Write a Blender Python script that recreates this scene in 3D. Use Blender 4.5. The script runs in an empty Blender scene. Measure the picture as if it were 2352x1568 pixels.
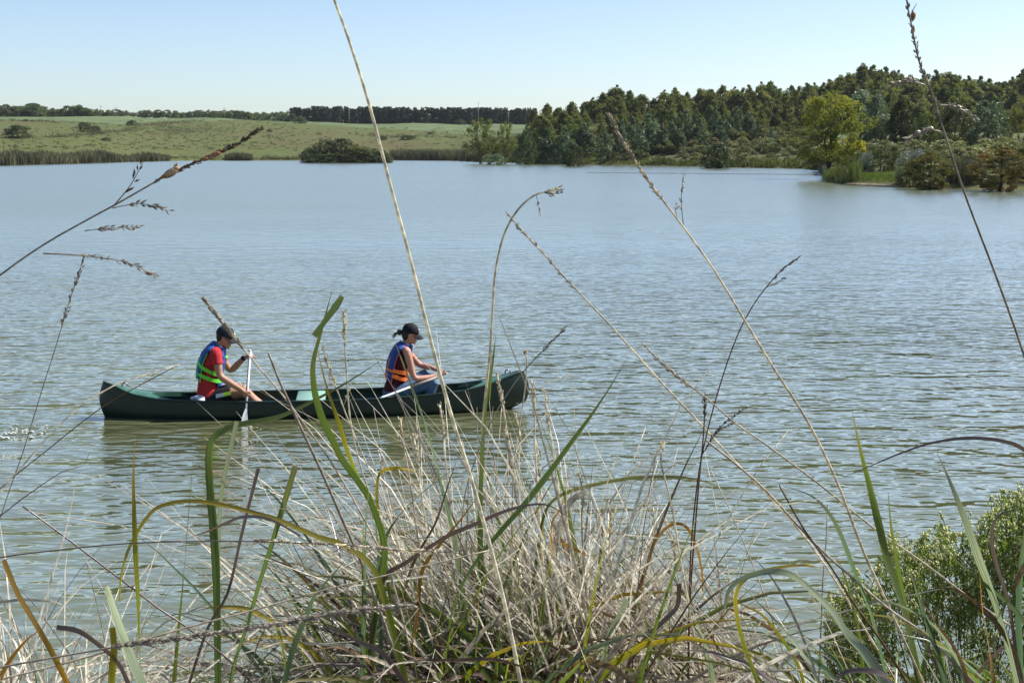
import bpy, math, random
import numpy as np
from mathutils import Vector, Matrix

# ------------------------------------------------------------------ camera, sky, sun, exposure
scene = bpy.context.scene
COL = scene.collection
W_, H_, F_ = 2352.0, 1568.0, 3000.0        # measuring frame of the photograph and focal length in its pixels
CAMZ, HORIZON = 3.3, 344.0
PITCH = math.atan((H_ / 2 - HORIZON) / F_)
cam_data = bpy.data.cameras.new('camera')
cam = bpy.data.objects.new('camera', cam_data); COL.objects.link(cam)
cam.location = (0, 0, CAMZ)
cam.rotation_euler = (math.pi / 2 - PITCH, 0, 0)
cam_data.sensor_width = 36.0
cam_data.lens = 36.0 * F_ / W_
cam_data.clip_start = 0.05
cam_data.clip_end = 20000
cam_data.dof.use_dof = True; cam_data.dof.focus_distance = 4.6; cam_data.dof.aperture_fstop = 20.0     # ordinary small-aperture lens, sharpest on the bank grasses
scene.camera = cam

SUN_EL, SUN_AZ = math.radians(48), math.radians(70)     # azimuth: to the right of the viewing direction
world = bpy.data.worlds.new('World'); scene.world = world
world.use_nodes = True
wn = world.node_tree.nodes; wl = world.node_tree.links
bg = wn['Background']
sky = wn.new('ShaderNodeTexSky'); sky.sky_type = 'NISHITA'; sky.sun_disc = False
sky.sun_elevation = SUN_EL; sky.sun_rotation = SUN_AZ
sky.altitude = 2500; sky.air_density = 1.0; sky.dust_density = 6.5; sky.ozone_density = 1.0
wl.new(sky.outputs[0], bg.inputs[0]); bg.inputs[1].default_value = 0.095
sun_data = bpy.data.lights.new('sun', 'SUN'); sun_data.energy = 5.0; sun_data.angle = math.radians(0.53)
sun_data.color = (1.0, 0.96, 0.90)
sun = bpy.data.objects.new('sun', sun_data); COL.objects.link(sun)
sdir = Vector((math.sin(SUN_AZ) * math.cos(SUN_EL), math.cos(SUN_AZ) * math.cos(SUN_EL), math.sin(SUN_EL)))
sun.rotation_euler = sdir.to_track_quat('Z', 'Y').to_euler()
sun.location = (60, 60, 80)
scene.view_settings.view_transform = 'Standard'
scene.view_settings.look = 'None'
scene.view_settings.gamma = 1.0
scene.view_settings.exposure = 0.85
scene.render.engine = 'CYCLES'
scene.cycles.use_denoising = True
scene.cycles.max_bounces = 6
scene.cycles.diffuse_bounces = 3
scene.cycles.glossy_bounces = 3
scene.cycles.transmission_bounces = 4
scene.cycles.sample_clamp_indirect = 6
scene.cycles.caustics_reflective = False
scene.cycles.caustics_refractive = False

rnd = random.Random(7)
rng = np.random.default_rng(11)

# ------------------------------------------------------------------ measuring helpers (points of the place, from the photograph)
CT, ST = math.cos(PITCH), math.sin(PITCH)
def ray(px, py):
    a = (px - W_ / 2) / F_; b = (H_ / 2 - py) / F_
    return Vector((a, CT + b * ST, -ST + b * CT))
def at(px, py, Y):
    d = ray(px, py)
    return Vector((0, 0, CAMZ)) + d * (Y / d.y)
def ground(px, py, z=0.0):
    d = ray(px, py)
    return Vector((0, 0, CAMZ)) + d * ((z - CAMZ) / d.z)
def lerp_tab(tab, x):
    if x <= tab[0][0]: return tab[0][1]
    for (x0, y0), (x1, y1) in zip(tab, tab[1:]):
        if x <= x1: return y0 + (y1 - y0) * (x - x0) / (x1 - x0)
    return tab[-1][1]

# ------------------------------------------------------------------ object helpers
def tag(o, label=None, cat=None, group=None, kind=None):
    if label: o['label'] = label
    if cat: o['category'] = cat
    if group: o['group'] = group
    if kind: o['kind'] = kind
    return o
def empty(name, loc=(0, 0, 0), rz=0.0):
    o = bpy.data.objects.new(name, None); COL.objects.link(o)
    o.location = loc; o.rotation_euler = (0, 0, rz); o.empty_display_size = 0.2
    return o
def link(name, me, parent=None, loc=None):
    o = bpy.data.objects.new(name, me); COL.objects.link(o)
    if parent is not None: o.parent = parent
    if loc is not None: o.location = loc
    return o
def copy_tree(o, parent=None):
    c = o.copy(); COL.objects.link(c)
    if parent is not None: c.parent = parent
    for ch in o.children: copy_tree(ch, c)
    return c

class MB:
    """collects geometry, becomes ONE mesh object"""
    def __init__(s): s.v = []; s.f = []; s.uv = {}
    def quad(s, a, b, c, d):
        n = len(s.v); s.v += [a, b, c, d]; s.f.append((n, n + 1, n + 2, n + 3))
    def box(s, c, sx, sy, sz, ux=(1, 0, 0), uy=(0, 1, 0), uz=(0, 0, 1)):
        c = Vector(c); ux = Vector(ux) * sx / 2; uy = Vector(uy) * sy / 2; uz = Vector(uz) * sz / 2
        n = len(s.v)
        for k in ((-1, -1, -1), (1, -1, -1), (1, 1, -1), (-1, 1, -1), (-1, -1, 1), (1, -1, 1), (1, 1, 1), (-1, 1, 1)):
            s.v.append(c + ux * k[0] + uy * k[1] + uz * k[2])
        for q in ((0, 3, 2, 1), (4, 5, 6, 7), (0, 1, 5, 4), (1, 2, 6, 5), (2, 3, 7, 6), (3, 0, 4, 7)):
            s.f.append(tuple(n + i for i in q))
    def rings(s, rings, cap=True, closed=False):
        n0 = len(s.v); k = len(rings[0])
        for r in rings: s.v += [Vector(p) for p in r]
        m = len(rings)
        for i in range(m if closed else m - 1):
            a = n0 + i * k; b = n0 + ((i + 1) % m) * k
            for j in range(k):
                j2 = (j + 1) % k
                s.f.append((a + j, a + j2, b + j2, b + j))
        if cap and not closed:
            for idx, rev in ((0, True), (m - 1, False)):
                base = n0 + idx * k; ce = sum((s.v[base + j] for j in range(k)), Vector()) / k
                s.v.append(ce); ci = len(s.v) - 1
                for j in range(k):
                    j2 = (j + 1) % k
                    s.f.append((ci, base + j2, base + j) if rev else (ci, base + j, base + j2))
    def tube(s, pts, rad, n=8, cap=True, flat=1.0, flat_axis=None):
        pts = [Vector(p) for p in pts]
        if not hasattr(rad, '__len__'): rad = [rad] * len(pts)
        up = None; rings = []
        for i, p in enumerate(pts):
            t = (pts[min(i + 1, len(pts) - 1)] - pts[max(i - 1, 0)])
            if t.length < 1e-9: t = Vector((0, 0, 1))
            t.normalize()
            if up is None:
                up = Vector(flat_axis) if flat_axis is not None else (Vector((0, 1, 0)) if abs(t.y) < 0.8 else Vector((1, 0, 0)))
            up = up - t * up.dot(t); up.normalize()
            sd = t.cross(up)
            rings.append([p + (sd * math.cos(2 * math.pi * j / n) + up * flat * math.sin(2 * math.pi * j / n)) * rad[i] for j in range(n)])
        s.rings(rings, cap)
    def ball(s, c, ax, nu=12, nv=8):
        """ax: three half-axis vectors"""
        c = Vector(c); A, B, C = [Vector(a) for a in ax]; rings = []
        for i in range(1, nv):
            th = math.pi * i / nv
            rings.append([c - C * math.cos(th) + (A * math.cos(2 * math.pi * j / nu) + B * math.sin(2 * math.pi * j / nu)) * math.sin(th) for j in range(nu)])
        n0 = len(s.v); s.rings(rings, True)
        s.v[-2] = c - C; s.v[-1] = c + C
    def ribbon(s, pts, wid, nrm=None, fold=0.0):
        """leaf blade: a strip with a fold along its midrib"""
        pts = [Vector(p) for p in pts]; n0 = len(s.v); m = len(pts); sd = None
        for i, p in enumerate(pts):
            t = (pts[min(i + 1, m - 1)] - pts[max(i - 1, 0)]).normalized()
            nn = Vector(nrm[i]) if isinstance(nrm, list) else Vector(nrm)
            sd = t.cross(nn)
            if sd.length < 1e-6: sd = Vector((1, 0, 0))
            sd.normalize(); n2 = sd.cross(t)
            w = wid[i] / 2
            k_ = len(s.v); s.uv[k_] = (0.0, i / (m - 1)); s.uv[k_ + 1] = (0.5, i / (m - 1)); s.uv[k_ + 2] = (1.0, i / (m - 1))
            s.v += [p - sd * w + n2 * fold * w, p.copy(), p + sd * w + n2 * fold * w]
        for i in range(m - 1):
            a = n0 + 3 * i
            s.f += [(a, a + 1, a + 4, a + 3), (a + 1, a + 2, a + 5, a + 4)]
    def mesh(s, name, origin=(0, 0, 0), smooth=True):
        o = Vector(origin)
        me = bpy.data.meshes.new(name)
        me.from_pydata([tuple(Vector(v) - o) for v in s.v], [], s.f)
        if smooth:
            me.polygons.foreach_set('use_smooth', [True] * len(me.polygons))
        if s.uv:
            lay = me.uv_layers.new(name='blade'); li = [0] * len(me.loops); me.loops.foreach_get('vertex_index', li); fl = []
            for k_ in li: fl += s.uv.get(k_, (0.5, 0.5))
            lay.data.foreach_set('uv', fl)
        me.update(); return me
    def build(s, name, mat, parent=None, origin=(0, 0, 0), smooth=True):
        me = s.mesh(name, origin, smooth)
        me.materials.append(mat)
        return link(name, me, parent)
def np_mesh(name, V, Q, mat, smooth=False):
    me = bpy.data.meshes.new(name)
    V = np.asarray(V, dtype=np.float32); Q = np.asarray(Q, dtype=np.int32)
    me.vertices.add(len(V)); me.vertices.foreach_set('co', V.ravel())
    k = Q.shape[1]
    me.loops.add(Q.size); me.loops.foreach_set('vertex_index', Q.ravel())
    me.polygons.add(len(Q)); me.polygons.foreach_set('loop_start', np.arange(0, Q.size, k, dtype=np.int32))
    try: me.polygons.foreach_set('loop_total', np.full(len(Q), k, dtype=np.int32))
    except Exception: pass
    if smooth: me.polygons.foreach_set('use_smooth', np.ones(len(Q), dtype=bool))
    me.update(calc_edges=True); me.validate()
    me.materials.append(mat); return me
def fuse(name, mb, voxel, mat, parent, origin, it=4, fac=0.5):
    """one continuous skin over overlapping closed shapes"""
    me = mb.mesh(name + '_raw', origin)
    o = bpy.data.objects.new(name + '_raw', me); COL.objects.link(o)
    m = o.modifiers.new('r', 'REMESH'); m.mode = 'VOXEL'; m.voxel_size = voxel
    if it:
        q = o.modifiers.new('s', 'SMOOTH'); q.factor = fac; q.iterations = it
    dg = bpy.context.evaluated_depsgraph_get(); dg.update()
    me2 = bpy.data.meshes.new_from_object(o.evaluated_get(dg)); me2.name = name
    bpy.data.objects.remove(o); bpy.data.meshes.remove(me)
    me2.materials.clear(); me2.materials.append(mat)
    me2.polygons.foreach_set('use_smooth', [True] * len(me2.polygons))
    return link(name, me2, parent)
def smooth_path(pts, sub=3):
    pts = [Vector(p) for p in pts]; out = []
    P = [pts[0] * 2 - pts[1]] + pts + [pts[-1] * 2 - pts[-2]]
    for i in range(1, len(P) - 2):
        p0, p1, p2, p3 = P[i - 1], P[i], P[i + 1], P[i + 2]
        for k in range(sub):
            t = k / sub
            out.append(0.5 * ((2 * p1) + (p2 - p0) * t + (2 * p0 - 5 * p1 + 4 * p2 - p3) * t * t + (3 * p1 - p0 - 3 * p2 + p3) * t ** 3))
    out.append(P[-2]); return out

# ------------------------------------------------------------------ materials
def nodes_of(name):
    m = bpy.data.materials.new(name); m.use_nodes = True
    nt = m.node_tree; b = nt.nodes['Principled BSDF']
    return m, nt, b
def noise_node(nt, scale, detail=3.0, rough=0.55, coord='Object', mapscale=None):
    tc = nt.nodes.new('ShaderNodeTexCoord'); n = nt.nodes.new('ShaderNodeTexNoise')
    n.inputs['Scale'].default_value = scale; n.inputs['Detail'].default_value = detail; n.inputs['Roughness'].default_value = rough
    if mapscale:
        mp = nt.nodes.new('ShaderNodeMapping'); mp.inputs['Scale'].default_value = mapscale
        nt.links.new(tc.outputs[coord], mp.inputs[0]); nt.links.new(mp.outputs[0], n.inputs['Vector'])
    else: nt.links.new(tc.outputs[coord], n.inputs['Vector'])
    return n
def ramp(nt, src, stops):
    r = nt.nodes.new('ShaderNodeValToRGB'); e = r.color_ramp.elements
    e[0].position = stops[0][0]; e[0].color = (*stops[0][1], 1)
    e[1].position = stops[-1][0]; e[1].color = (*stops[-1][1], 1)
    for p, c in stops[1:-1]:
        x = e.new(p); x.color = (*c, 1)
    nt.links.new(src, r.inputs[0]); return r.outputs[0]
def hsv_random(nt, col, amt_v=0.35, amt_h=0.03):
    oi = nt.nodes.new('ShaderNodeObjectInfo'); h = nt.nodes.new('ShaderNodeHueSaturation')
    a = nt.nodes.new('ShaderNodeMapRange'); a.inputs[3].default_value = 1 - amt_v; a.inputs[4].default_value = 1 + amt_v
    b = nt.nodes.new('ShaderNodeMapRange'); b.inputs[3].default_value = 0.5 - amt_h; b.inputs[4].default_value = 0.5 + amt_h
    m = nt.nodes.new('ShaderNodeMath'); m.operation = 'MULTIPLY'; m.inputs[1].default_value = 7.31
    fr = nt.nodes.new('ShaderNodeMath'); fr.operation = 'FRACT'
    L = nt.links
    L.new(oi.outputs['Random'], a.inputs[0]); L.new(oi.outputs['Random'], m.inputs[0]); L.new(m.outputs[0], fr.inputs[0]); L.new(fr.outputs[0], b.inputs[0])
    L.new(a.outputs[0], h.inputs['Value']); L.new(b.outputs[0], h.inputs['Hue']); L.new(col, h.inputs['Color'])
    return h.outputs[0]
def plain(name, col, rough=0.6, var=0.12, scale=12.0, spec=0.5, metal=0.0, bump=0.0):
    m, nt, b = nodes_of(name)
    n = noise_node(nt, scale)
    c = ramp(nt, n.outputs[0], [(0.3, tuple(x * (1 - var) for x in col)), (0.7, tuple(min(1, x * (1 + var)) for x in col))])
    nt.links.new(c, b.inputs['Base Color'])
    b.inputs['Roughness'].default_value = rough; b.inputs['Specular IOR Level'].default_value = spec; b.inputs['Metallic'].default_value = metal
    if bump:
        bp = nt.nodes.new('ShaderNodeBump'); bp.inputs['Strength'].default_value = bump; bp.inputs['Distance'].default_value = 0.01
        n2 = noise_node(nt, scale * 4); nt.links.new(n2.outputs[0], bp.inputs['Height']); nt.links.new(bp.outputs[0], b.inputs['Normal'])
    return m
def foliage(name, dark, light, trans=0.35, scale=0.6, var=0.3, hue=0.02, rough=0.55, spec=0.3, tip=None, fine=None, blade=None):
    """leaf stuff: diffuse sheet that also lets light through"""
    m, nt, b = nodes_of(name); L = nt.links
    n = noise_node(nt, scale, 4)
    c = ramp(nt, n.outputs[0], [(0.32, dark), (0.68, light)])
    if fine:
        n2 = noise_node(nt, fine, 2)
        mx = nt.nodes.new('ShaderNodeMixRGB'); mx.blend_type = 'MULTIPLY'; mx.inputs[0].default_value = 0.7
        c2 = ramp(nt, n2.outputs[0], [(0.35, (0.45, 0.45, 0.4)), (0.65, (1.3, 1.3, 1.2))])
        L.new(c, mx.inputs[1]); L.new(c2, mx.inputs[2]); c = mx.outputs[0]
    if tip:
        tc = nt.nodes.new('ShaderNodeTexCoord'); sp = nt.nodes.new('ShaderNodeSeparateXYZ'); L.new(tc.outputs['Generated'], sp.inputs[0])
        mr = nt.nodes.new('ShaderNodeMapRange'); mr.inputs[1].default_value = tip[1]; mr.inputs[2].default_value = tip[2]
        L.new(sp.outputs[2], mr.inputs[0])
        mx = nt.nodes.new('ShaderNodeMixRGB'); mx.inputs[2].default_value = (*tip[0], 1)
        L.new(mr.outputs[0], mx.inputs[0]); L.new(c, mx.inputs[1]); c = mx.outputs[0]
    if blade:
        tc = nt.nodes.new('ShaderNodeTexCoord'); oi = nt.nodes.new('ShaderNodeObjectInfo')
        of = nt.nodes.new('ShaderNodeVectorMath'); of.operation = 'ADD'; cb = nt.nodes.new('ShaderNodeCombineXYZ')
        ml = nt.nodes.new('ShaderNodeMath'); ml.operation = 'MULTIPLY'; ml.inputs[1].default_value = 57.0; L.new(oi.outputs['Random'], ml.inputs[0]); L.new(ml.outputs[0], cb.inputs[2])
        L.new(tc.outputs['UV'], of.inputs[0]); L.new(cb.outputs[0], of.inputs[1])
        for msc, det, lo, hi, fac in (((9.0, 1.2, 1.0), 2.0, (0.55, 0.55, 0.5), (1.35, 1.35, 1.3), 0.85), ((1.6, 7.0, 1.0), 4.0, None, None, 1.0)):
            mp = nt.nodes.new('ShaderNodeMapping'); mp.inputs['Scale'].default_value = msc; L.new(of.outputs[0], mp.inputs[0])
            nz = nt.nodes.new('ShaderNodeTexNoise'); nz.inputs['Scale'].default_value = 1.0; nz.inputs['Detail'].default_value = det; L.new(mp.outputs[0], nz.inputs['Vector'])
            mx = nt.nodes.new('ShaderNodeMixRGB')
            if lo:
                mx.blend_type = 'MULTIPLY'; mx.inputs[0].default_value = fac; L.new(c, mx.inputs[1]); L.new(ramp(nt, nz.outputs[0], [(0.32, lo), (0.68, hi)]), mx.inputs[2])
            else:
                mr = nt.nodes.new('ShaderNodeMapRange'); mr.inputs[1].default_value = 0.56; mr.inputs[2].default_value = 0.72; mr.inputs[4].default_value = 0.8; L.new(nz.outputs[0], mr.inputs[0])
                L.new(mr.outputs[0], mx.inputs[0]); L.new(c, mx.inputs[1]); mx.inputs[2].default_value = (*blade, 1)
            c = mx.outputs[0]
    c = hsv_random(nt, c, var, hue)
    L.new(c, b.inputs['Base Color']); b.inputs['Roughness'].default_value = rough; b.inputs['Specular IOR Level'].default_value = spec
    if trans > 0:
        tr = nt.nodes.new('ShaderNodeBsdfTranslucent'); ms = nt.nodes.new('ShaderNodeMixShader'); ms.inputs[0].default_value = trans
        g = nt.nodes.new('ShaderNodeHueSaturation'); g.inputs['Saturation'].default_value = 1.15; g.inputs['Value'].default_value = 1.3
        L.new(c, g.inputs['Color']); L.new(g.outputs[0], tr.inputs[0])
        L.new(b.outputs[0], ms.inputs[1]); L.new(tr.outputs[0], ms.inputs[2])
        L.new(ms.outputs[0], nt.nodes['Material Output'].inputs[0])
    return m
# ------------------------------------------------------------------ water
def wave_group():
    g = bpy.data.node_groups.new('wave_height', 'ShaderNodeTree')
    g.interface.new_socket('Vector', in_out='INPUT', socket_type='NodeSocketVector')
    g.interface.new_socket('Height', in_out='OUTPUT', socket_type='NodeSocketFloat')
    gi = g.nodes.new('NodeGroupInput'); go = g.nodes.new('NodeGroupOutput'); total = None
    for rot, sx, sy, sc, det, amp, off in ((0.10, 0.42, 1.0, 3.3, 1.0, 0.044, 0.0), (-0.40, 0.45, 1.0, 6.0, 1.0, 0.031, 31.7),
                                      (0.55, 0.55, 1.0, 12.5, 0.5, 0.010, 77.1), (-0.15, 0.5, 1.0, 1.3, 0.0, 0.06, 13.3)):
        mp = g.nodes.new('ShaderNodeMapping'); mp.inputs['Rotation'].default_value = (0, 0, rot)
        mp.inputs['Scale'].default_value = (sx, sy, 1); mp.inputs['Location'].default_value = (off, off * 0.7, 0)
        n = g.nodes.new('ShaderNodeTexNoise'); n.noise_dimensions = '2D'
        n.inputs['Scale'].default_value = sc; n.inputs['Detail'].default_value = det; n.inputs['Roughness'].default_value = 0.45
        n.inputs['Distortion'].default_value = 0.25
        g.links.new(gi.outputs[0], mp.inputs[0]); g.links.new(mp.outputs[0], n.inputs['Vector'])
        m = g.nodes.new('ShaderNodeMath'); m.operation = 'MULTIPLY'; m.inputs[1].default_value = amp
        g.links.new(n.outputs[0], m.inputs[0])
        if total is None: total = m.outputs[0]
        else:
            a = g.nodes.new('ShaderNodeMath'); a.operation = 'ADD'; g.links.new(total, a.inputs[0]); g.links.new(m.outputs[0], a.inputs[1]); total = a.outputs[0]
    # rings left by the paddle strokes behind the canoe
    for (cx, cy), amp, lam, rad in (((SWIRL.x, SWIRL.y), 0.012, 0.16, 0.34), ((PUDDLE.x, PUDDLE.y), 0.008, 0.13, 0.3)):
        d = g.nodes.new('ShaderNodeVectorMath'); d.operation = 'DISTANCE'; d.inputs[1].default_value = (cx, cy, 0)
        g.links.new(gi.outputs[0], d.inputs[0])
        s1 = g.nodes.new('ShaderNodeMath'); s1.operation = 'MULTIPLY'; s1.inputs[1].default_value = 2 * math.pi / lam; g.links.new(d.outputs['Value'], s1.inputs[0])
        s2 = g.nodes.new('ShaderNodeMath'); s2.operation = 'SINE'; g.links.new(s1.outputs[0], s2.inputs[0])
        fl = g.nodes.new('ShaderNodeMapRange'); fl.interpolation_type = 'SMOOTHSTEP'; fl.inputs[1].default_value = 0.02; fl.inputs[2].default_value = rad * 1.6
        fl.inputs[3].default_value = amp; fl.inputs[4].default_value = 0; g.links.new(d.outputs['Value'], fl.inputs[0])
        s3 = g.nodes.new('ShaderNodeMath'); s3.operation = 'MULTIPLY'; g.links.new(s2.outputs[0], s3.inputs[0]); g.links.new(fl.outputs[0], s3.inputs[1])
        a = g.nodes.new('ShaderNodeMath'); a.operation = 'ADD'; g.links.new(total, a.inputs[0]); g.links.new(s3.outputs[0], a.inputs[1]); total = a.outputs[0]
    g.links.new(total, go.inputs[0]); return g
SWIRL, PUDDLE = ground(45, 992), ground(566, 984)
def water_material():
    m, nt, b = nodes_of('lake_water'); L = nt.links; g = wave_group()
    tc = nt.nodes.new('ShaderNodeTexCoord'); EPS = 0.012; hs = []
    for off in ((0, 0, 0), (EPS, 0, 0), (0, EPS, 0)):
        a = nt.nodes.new('ShaderNodeVectorMath'); a.operation = 'ADD'; a.inputs[1].default_value = off
        L.new(tc.outputs['Object'], a.inputs[0])
        n = nt.nodes.new('ShaderNodeGroup'); n.node_tree = g; L.new(a.outputs[0], n.inputs[0]); hs.append(n.outputs[0])
    # gusts: patches of calmer and rougher water
    gust = noise_node(nt, 0.05, 2.0, 0.5, 'Object', (1.0, 2.4, 1.0))
    gm = nt.nodes.new('ShaderNodeMapRange'); gm.inputs[1].default_value = 0.3; gm.inputs[2].default_value = 0.7; gm.inputs[3].default_value = 0.46; gm.inputs[4].default_value = 0.76
    L.new(gust.outputs[0], gm.inputs[0])
    # individual ripples merge into a finer-grained sheen over the open lake
    sy = nt.nodes.new('ShaderNodeSeparateXYZ'); L.new(tc.outputs['Object'], sy.inputs[0])
    fade = nt.nodes.new('ShaderNodeMapRange'); fade.interpolation_type = 'SMOOTHSTEP'; fade.inputs[1].default_value = 6; fade.inputs[2].default_value = 60; fade.inputs[3].default_value = 1.0; fade.inputs[4].default_value = 0.48
    L.new(sy.outputs[1], fade.inputs[0])
    ro = nt.nodes.new('ShaderNodeMapRange'); ro.interpolation_type = 'SMOOTHSTEP'; ro.inputs[1].default_value = 8; ro.inputs[2].default_value = 80; ro.inputs[3].default_value = 0.06; ro.inputs[4].default_value = 0.235
    L.new(sy.outputs[1], ro.inputs[0]); L.new(ro.outputs[0], b.inputs['Roughness'])
    gf = nt.nodes.new('ShaderNodeMath'); gf.operation = 'MULTIPLY'; L.new(gm.outputs[0], gf.inputs[0]); L.new(fade.outputs[0], gf.inputs[1])
    sl = []
    for k in (1, 2):
        s = nt.nodes.new('ShaderNodeMath'); s.operation = 'SUBTRACT'; L.new(hs[0], s.inputs[0]); L.new(hs[k], s.inputs[1])
        d = nt.nodes.new('ShaderNodeMath'); d.operation = 'MULTIPLY'; d.inputs[1].default_value = 1.0 / EPS; L.new(s.outputs[0], d.inputs[0])
        e = nt.nodes.new('ShaderNodeMath'); e.operation = 'MULTIPLY'; L.new(d.outputs[0], e.inputs[0]); L.new(gf.outputs[0], e.inputs[1]); sl.append(e.outputs[0])
    # added tilt steers the reflected sky: away from bank near, towards it farther out
    bi = nt.nodes.new('ShaderNodeMapRange'); bi.interpolation_type = 'SMOOTHSTEP'; bi.inputs[1].default_value = 7; bi.inputs[2].default_value = 42; bi.inputs[3].default_value = 0.05; bi.inputs[4].default_value = -0.035
    L.new(sy.outputs[1], bi.inputs[0])
    ba = nt.nodes.new('ShaderNodeMath'); ba.operation = 'ADD'; L.new(sl[1], ba.inputs[0]); L.new(bi.outputs[0], ba.inputs[1]); sl[1] = ba.outputs[0]
    c = nt.nodes.new('ShaderNodeCombineXYZ'); L.new(sl[0], c.inputs[0]); L.new(sl[1], c.inputs[1]); c.inputs[2].default_value = 1.0
    nn = nt.nodes.new('ShaderNodeVectorMath'); nn.operation = 'NORMALIZE'; L.new(c.outputs[0], nn.inputs[0])
    L.new(nn.outputs[0], b.inputs['Normal']); L.new(nn.outputs[0], b.inputs['Coat Normal']); L.new(ro.outputs[0], b.inputs['Coat Roughness'])
    b.inputs['Coat Weight'].default_value = 0.85; b.inputs['Coat IOR'].default_value = 1.4
    mud = noise_node(nt, 0.12, 3.0)
    L.new(ramp(nt, mud.outputs[0], [(0.3, (0.100, 0.114, 0.054)), (0.7, (0.118, 0.130, 0.062))]), b.inputs['Base Color'])
    b.inputs['IOR'].default_value = 1.48
    return m
wm = water_material()
wb = MB(); wb.quad((-2500, 3.0, 0), (2500, 3.0, 0), (2500, 2600, 0), (-2500, 2600, 0))
tag(wb.build('lake_water', wm, smooth=False), kind='structure')

# ------------------------------------------------------------------ land
SHORE = [(-1600, 420), (-600, 393), (0, 380), (150, 376.5), (270, 373), (380, 370), (450, 369), (690, 369), (900, 368), (1040, 369), (1100, 372), (1180, 374),
         (1300, 377), (1420, 380), (1560, 382), (1700, 385), (1850, 388), (1882, 391), (1892, 417), (1950, 424), (2050, 429), (2130, 432), (2240, 435),
         (2352, 437), (2800, 450), (3600, 480)]
SH = [(p, ground(W_ / 2, y).y) for p, y in SHORE]
CREST = [(-1600, 262), (0, 268), (300, 270), (600, 276), (720, 281), (900, 284), (1200, 287), (1500, 290), (4200, 290)]
FIELD = [(-1600, 272), (0, 277), (165, 282), (281, 289), (331, 283), (595, 278), (718, 285), (820, 293), (953, 302), (1068, 309), (1200, 318), (1500, 330), (4200, 330)]
YC = 720.0
def prof(px):
    """height profile of the land along one bearing: list of (y, z)"""
    S = lerp_tab(SH, px)
    zc = 3.3 + (HORIZON - lerp_tab(CREST, px)) / F_ * YC
    left = [(S - 12, -1.6), (S - 1, -0.25), (S + 0.5, 0.25), (S + 4, 0.7), (S + 25, 1.5), (YC, zc), (YC + 80, zc + 0.4), (2600, zc - 10)]
    right = [(S - 12, -1.6), (S - 1, -0.25), (S + 0.5, 0.3), (S + 5, 0.9), (max(S + 20, 215), 2.4), (330, 7.5), (480, 13.0), (YC, 17), (2600, 10)]
    t = min(1, max(0, (px - 1160) / 160)); t = t * t * (3 - 2 * t)
    return left, right, t
def land_z(x, y):
    px = W_ / 2 + x / y * F_ / CT
    l, r, t = prof(px)
    z = lerp_tab(l, y) * (1 - t) + lerp_tab(r, y) * t
    if z > 0.4:
        k = min(1, (z - 0.4) / 3)
        z += k * (0.5 * math.sin(x * 0.031 + 1.3) * math.cos(y * 0.027) + 0.25 * math.sin(x * 0.11 + y * 0.07))
    return z
def on_land(px, y, dz=0.0):
    x = (px - W_ / 2) / F_ * CT * y
    return Vector((x, y, land_z(x, y) + dz))
def field_y(px):
    y = lerp_tab(FIELD, px); l, r, t = prof(px)
    for k in range(300, 720, 4):
        if HORIZON - F_ * (lerp_tab(l, k) - CAMZ) / k <= y: return float(k)
    return 719.0
def land_sheet(name, mat, lo, hi, rows, dz=0.0, span=(-1600, 4001)):
    cols = list(range(span[0], span[1], 20)); V = []; Q = []; nr = len(rows)
    for px in cols:
        a, b_ = lo(px), hi(px)
        for r in rows:
            y = a + (b_ - a) * r
            V.append(on_land(px, y, dz))
    for i in range(len(cols) - 1):
        for j in range(nr - 1):
            a = i * nr + j; Q.append((a, a + nr, a + nr + 1, a + 1))
    me = np_mesh(name, [tuple(v) for v in V], Q, mat, True)
    return tag(link(name, me), kind='structure')
def land_mat(name, stops, scale, fine, mudstrip=False):
    m, nt, b = nodes_of(name); L = nt.links
    n1 = noise_node(nt, scale, 5, 0.6, 'Object', (1.0, 0.45, 1.0)); c = ramp(nt, n1.outputs[0], stops)
    n2 = noise_node(nt, fine, 4, 0.65)
    mx = nt.nodes.new('ShaderNodeMixRGB'); mx.blend_type = 'MULTIPLY'; mx.inputs[0].default_value = 0.8
    L.new(c, mx.inputs[1]); L.new(ramp(nt, n2.outputs[0], [(0.3, (0.55, 0.56, 0.5)), (0.7, (1.25, 1.22, 1.15))]), mx.inputs[2])
    L.new(mx.outputs[0], b.inputs['Base Color']); b.inputs['Roughness'].default_value = 0.95; b.inputs['Specular IOR Level'].default_value = 0.1
    return m
m_past = land_mat('pasture_grass', [(0.30, (0.090, 0.074, 0.036)), (0.45, (0.085, 0.091, 0.034)), (0.58, (0.076, 0.097, 0.030)), (0.75, (0.097, 0.083, 0.040))], 0.02, 0.35)
m_crop = land_mat('crop_grass', [(0.3, (0.094, 0.128, 0.062)), (0.7, (0.108, 0.142, 0.070))], 0.012, 0.06)
rows_a = [0, .01, .03, .05, .08, .11, .15, .2, .26, .33, .4, .5, .6, .7, .8, .9, 1.0]
m_scrubland = land_mat('scrubland', [(0.3, (0.060, 0.062, 0.028)), (0.5, (0.085, 0.090, 0.038)), (0.7, (0.105, 0.098, 0.050))], 0.05, 0.5)
land_sheet('pasture', m_past, lambda p: lerp_tab(SH, p) - 12, field_y, rows_a, 0.0, (-1600, 1221))
land_sheet('scrubland', m_scrubland, lambda p: lerp_tab(SH, p) - 12, field_y, rows_a, 0.0, (1220, 4001))
land_sheet('crop_field', m_crop, lambda p: field_y(p) - 0.3, lambda p: 2600.0, [0, .02, .05, .09, .14, .2, .3, .5, 1.0], 0.004)

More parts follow.
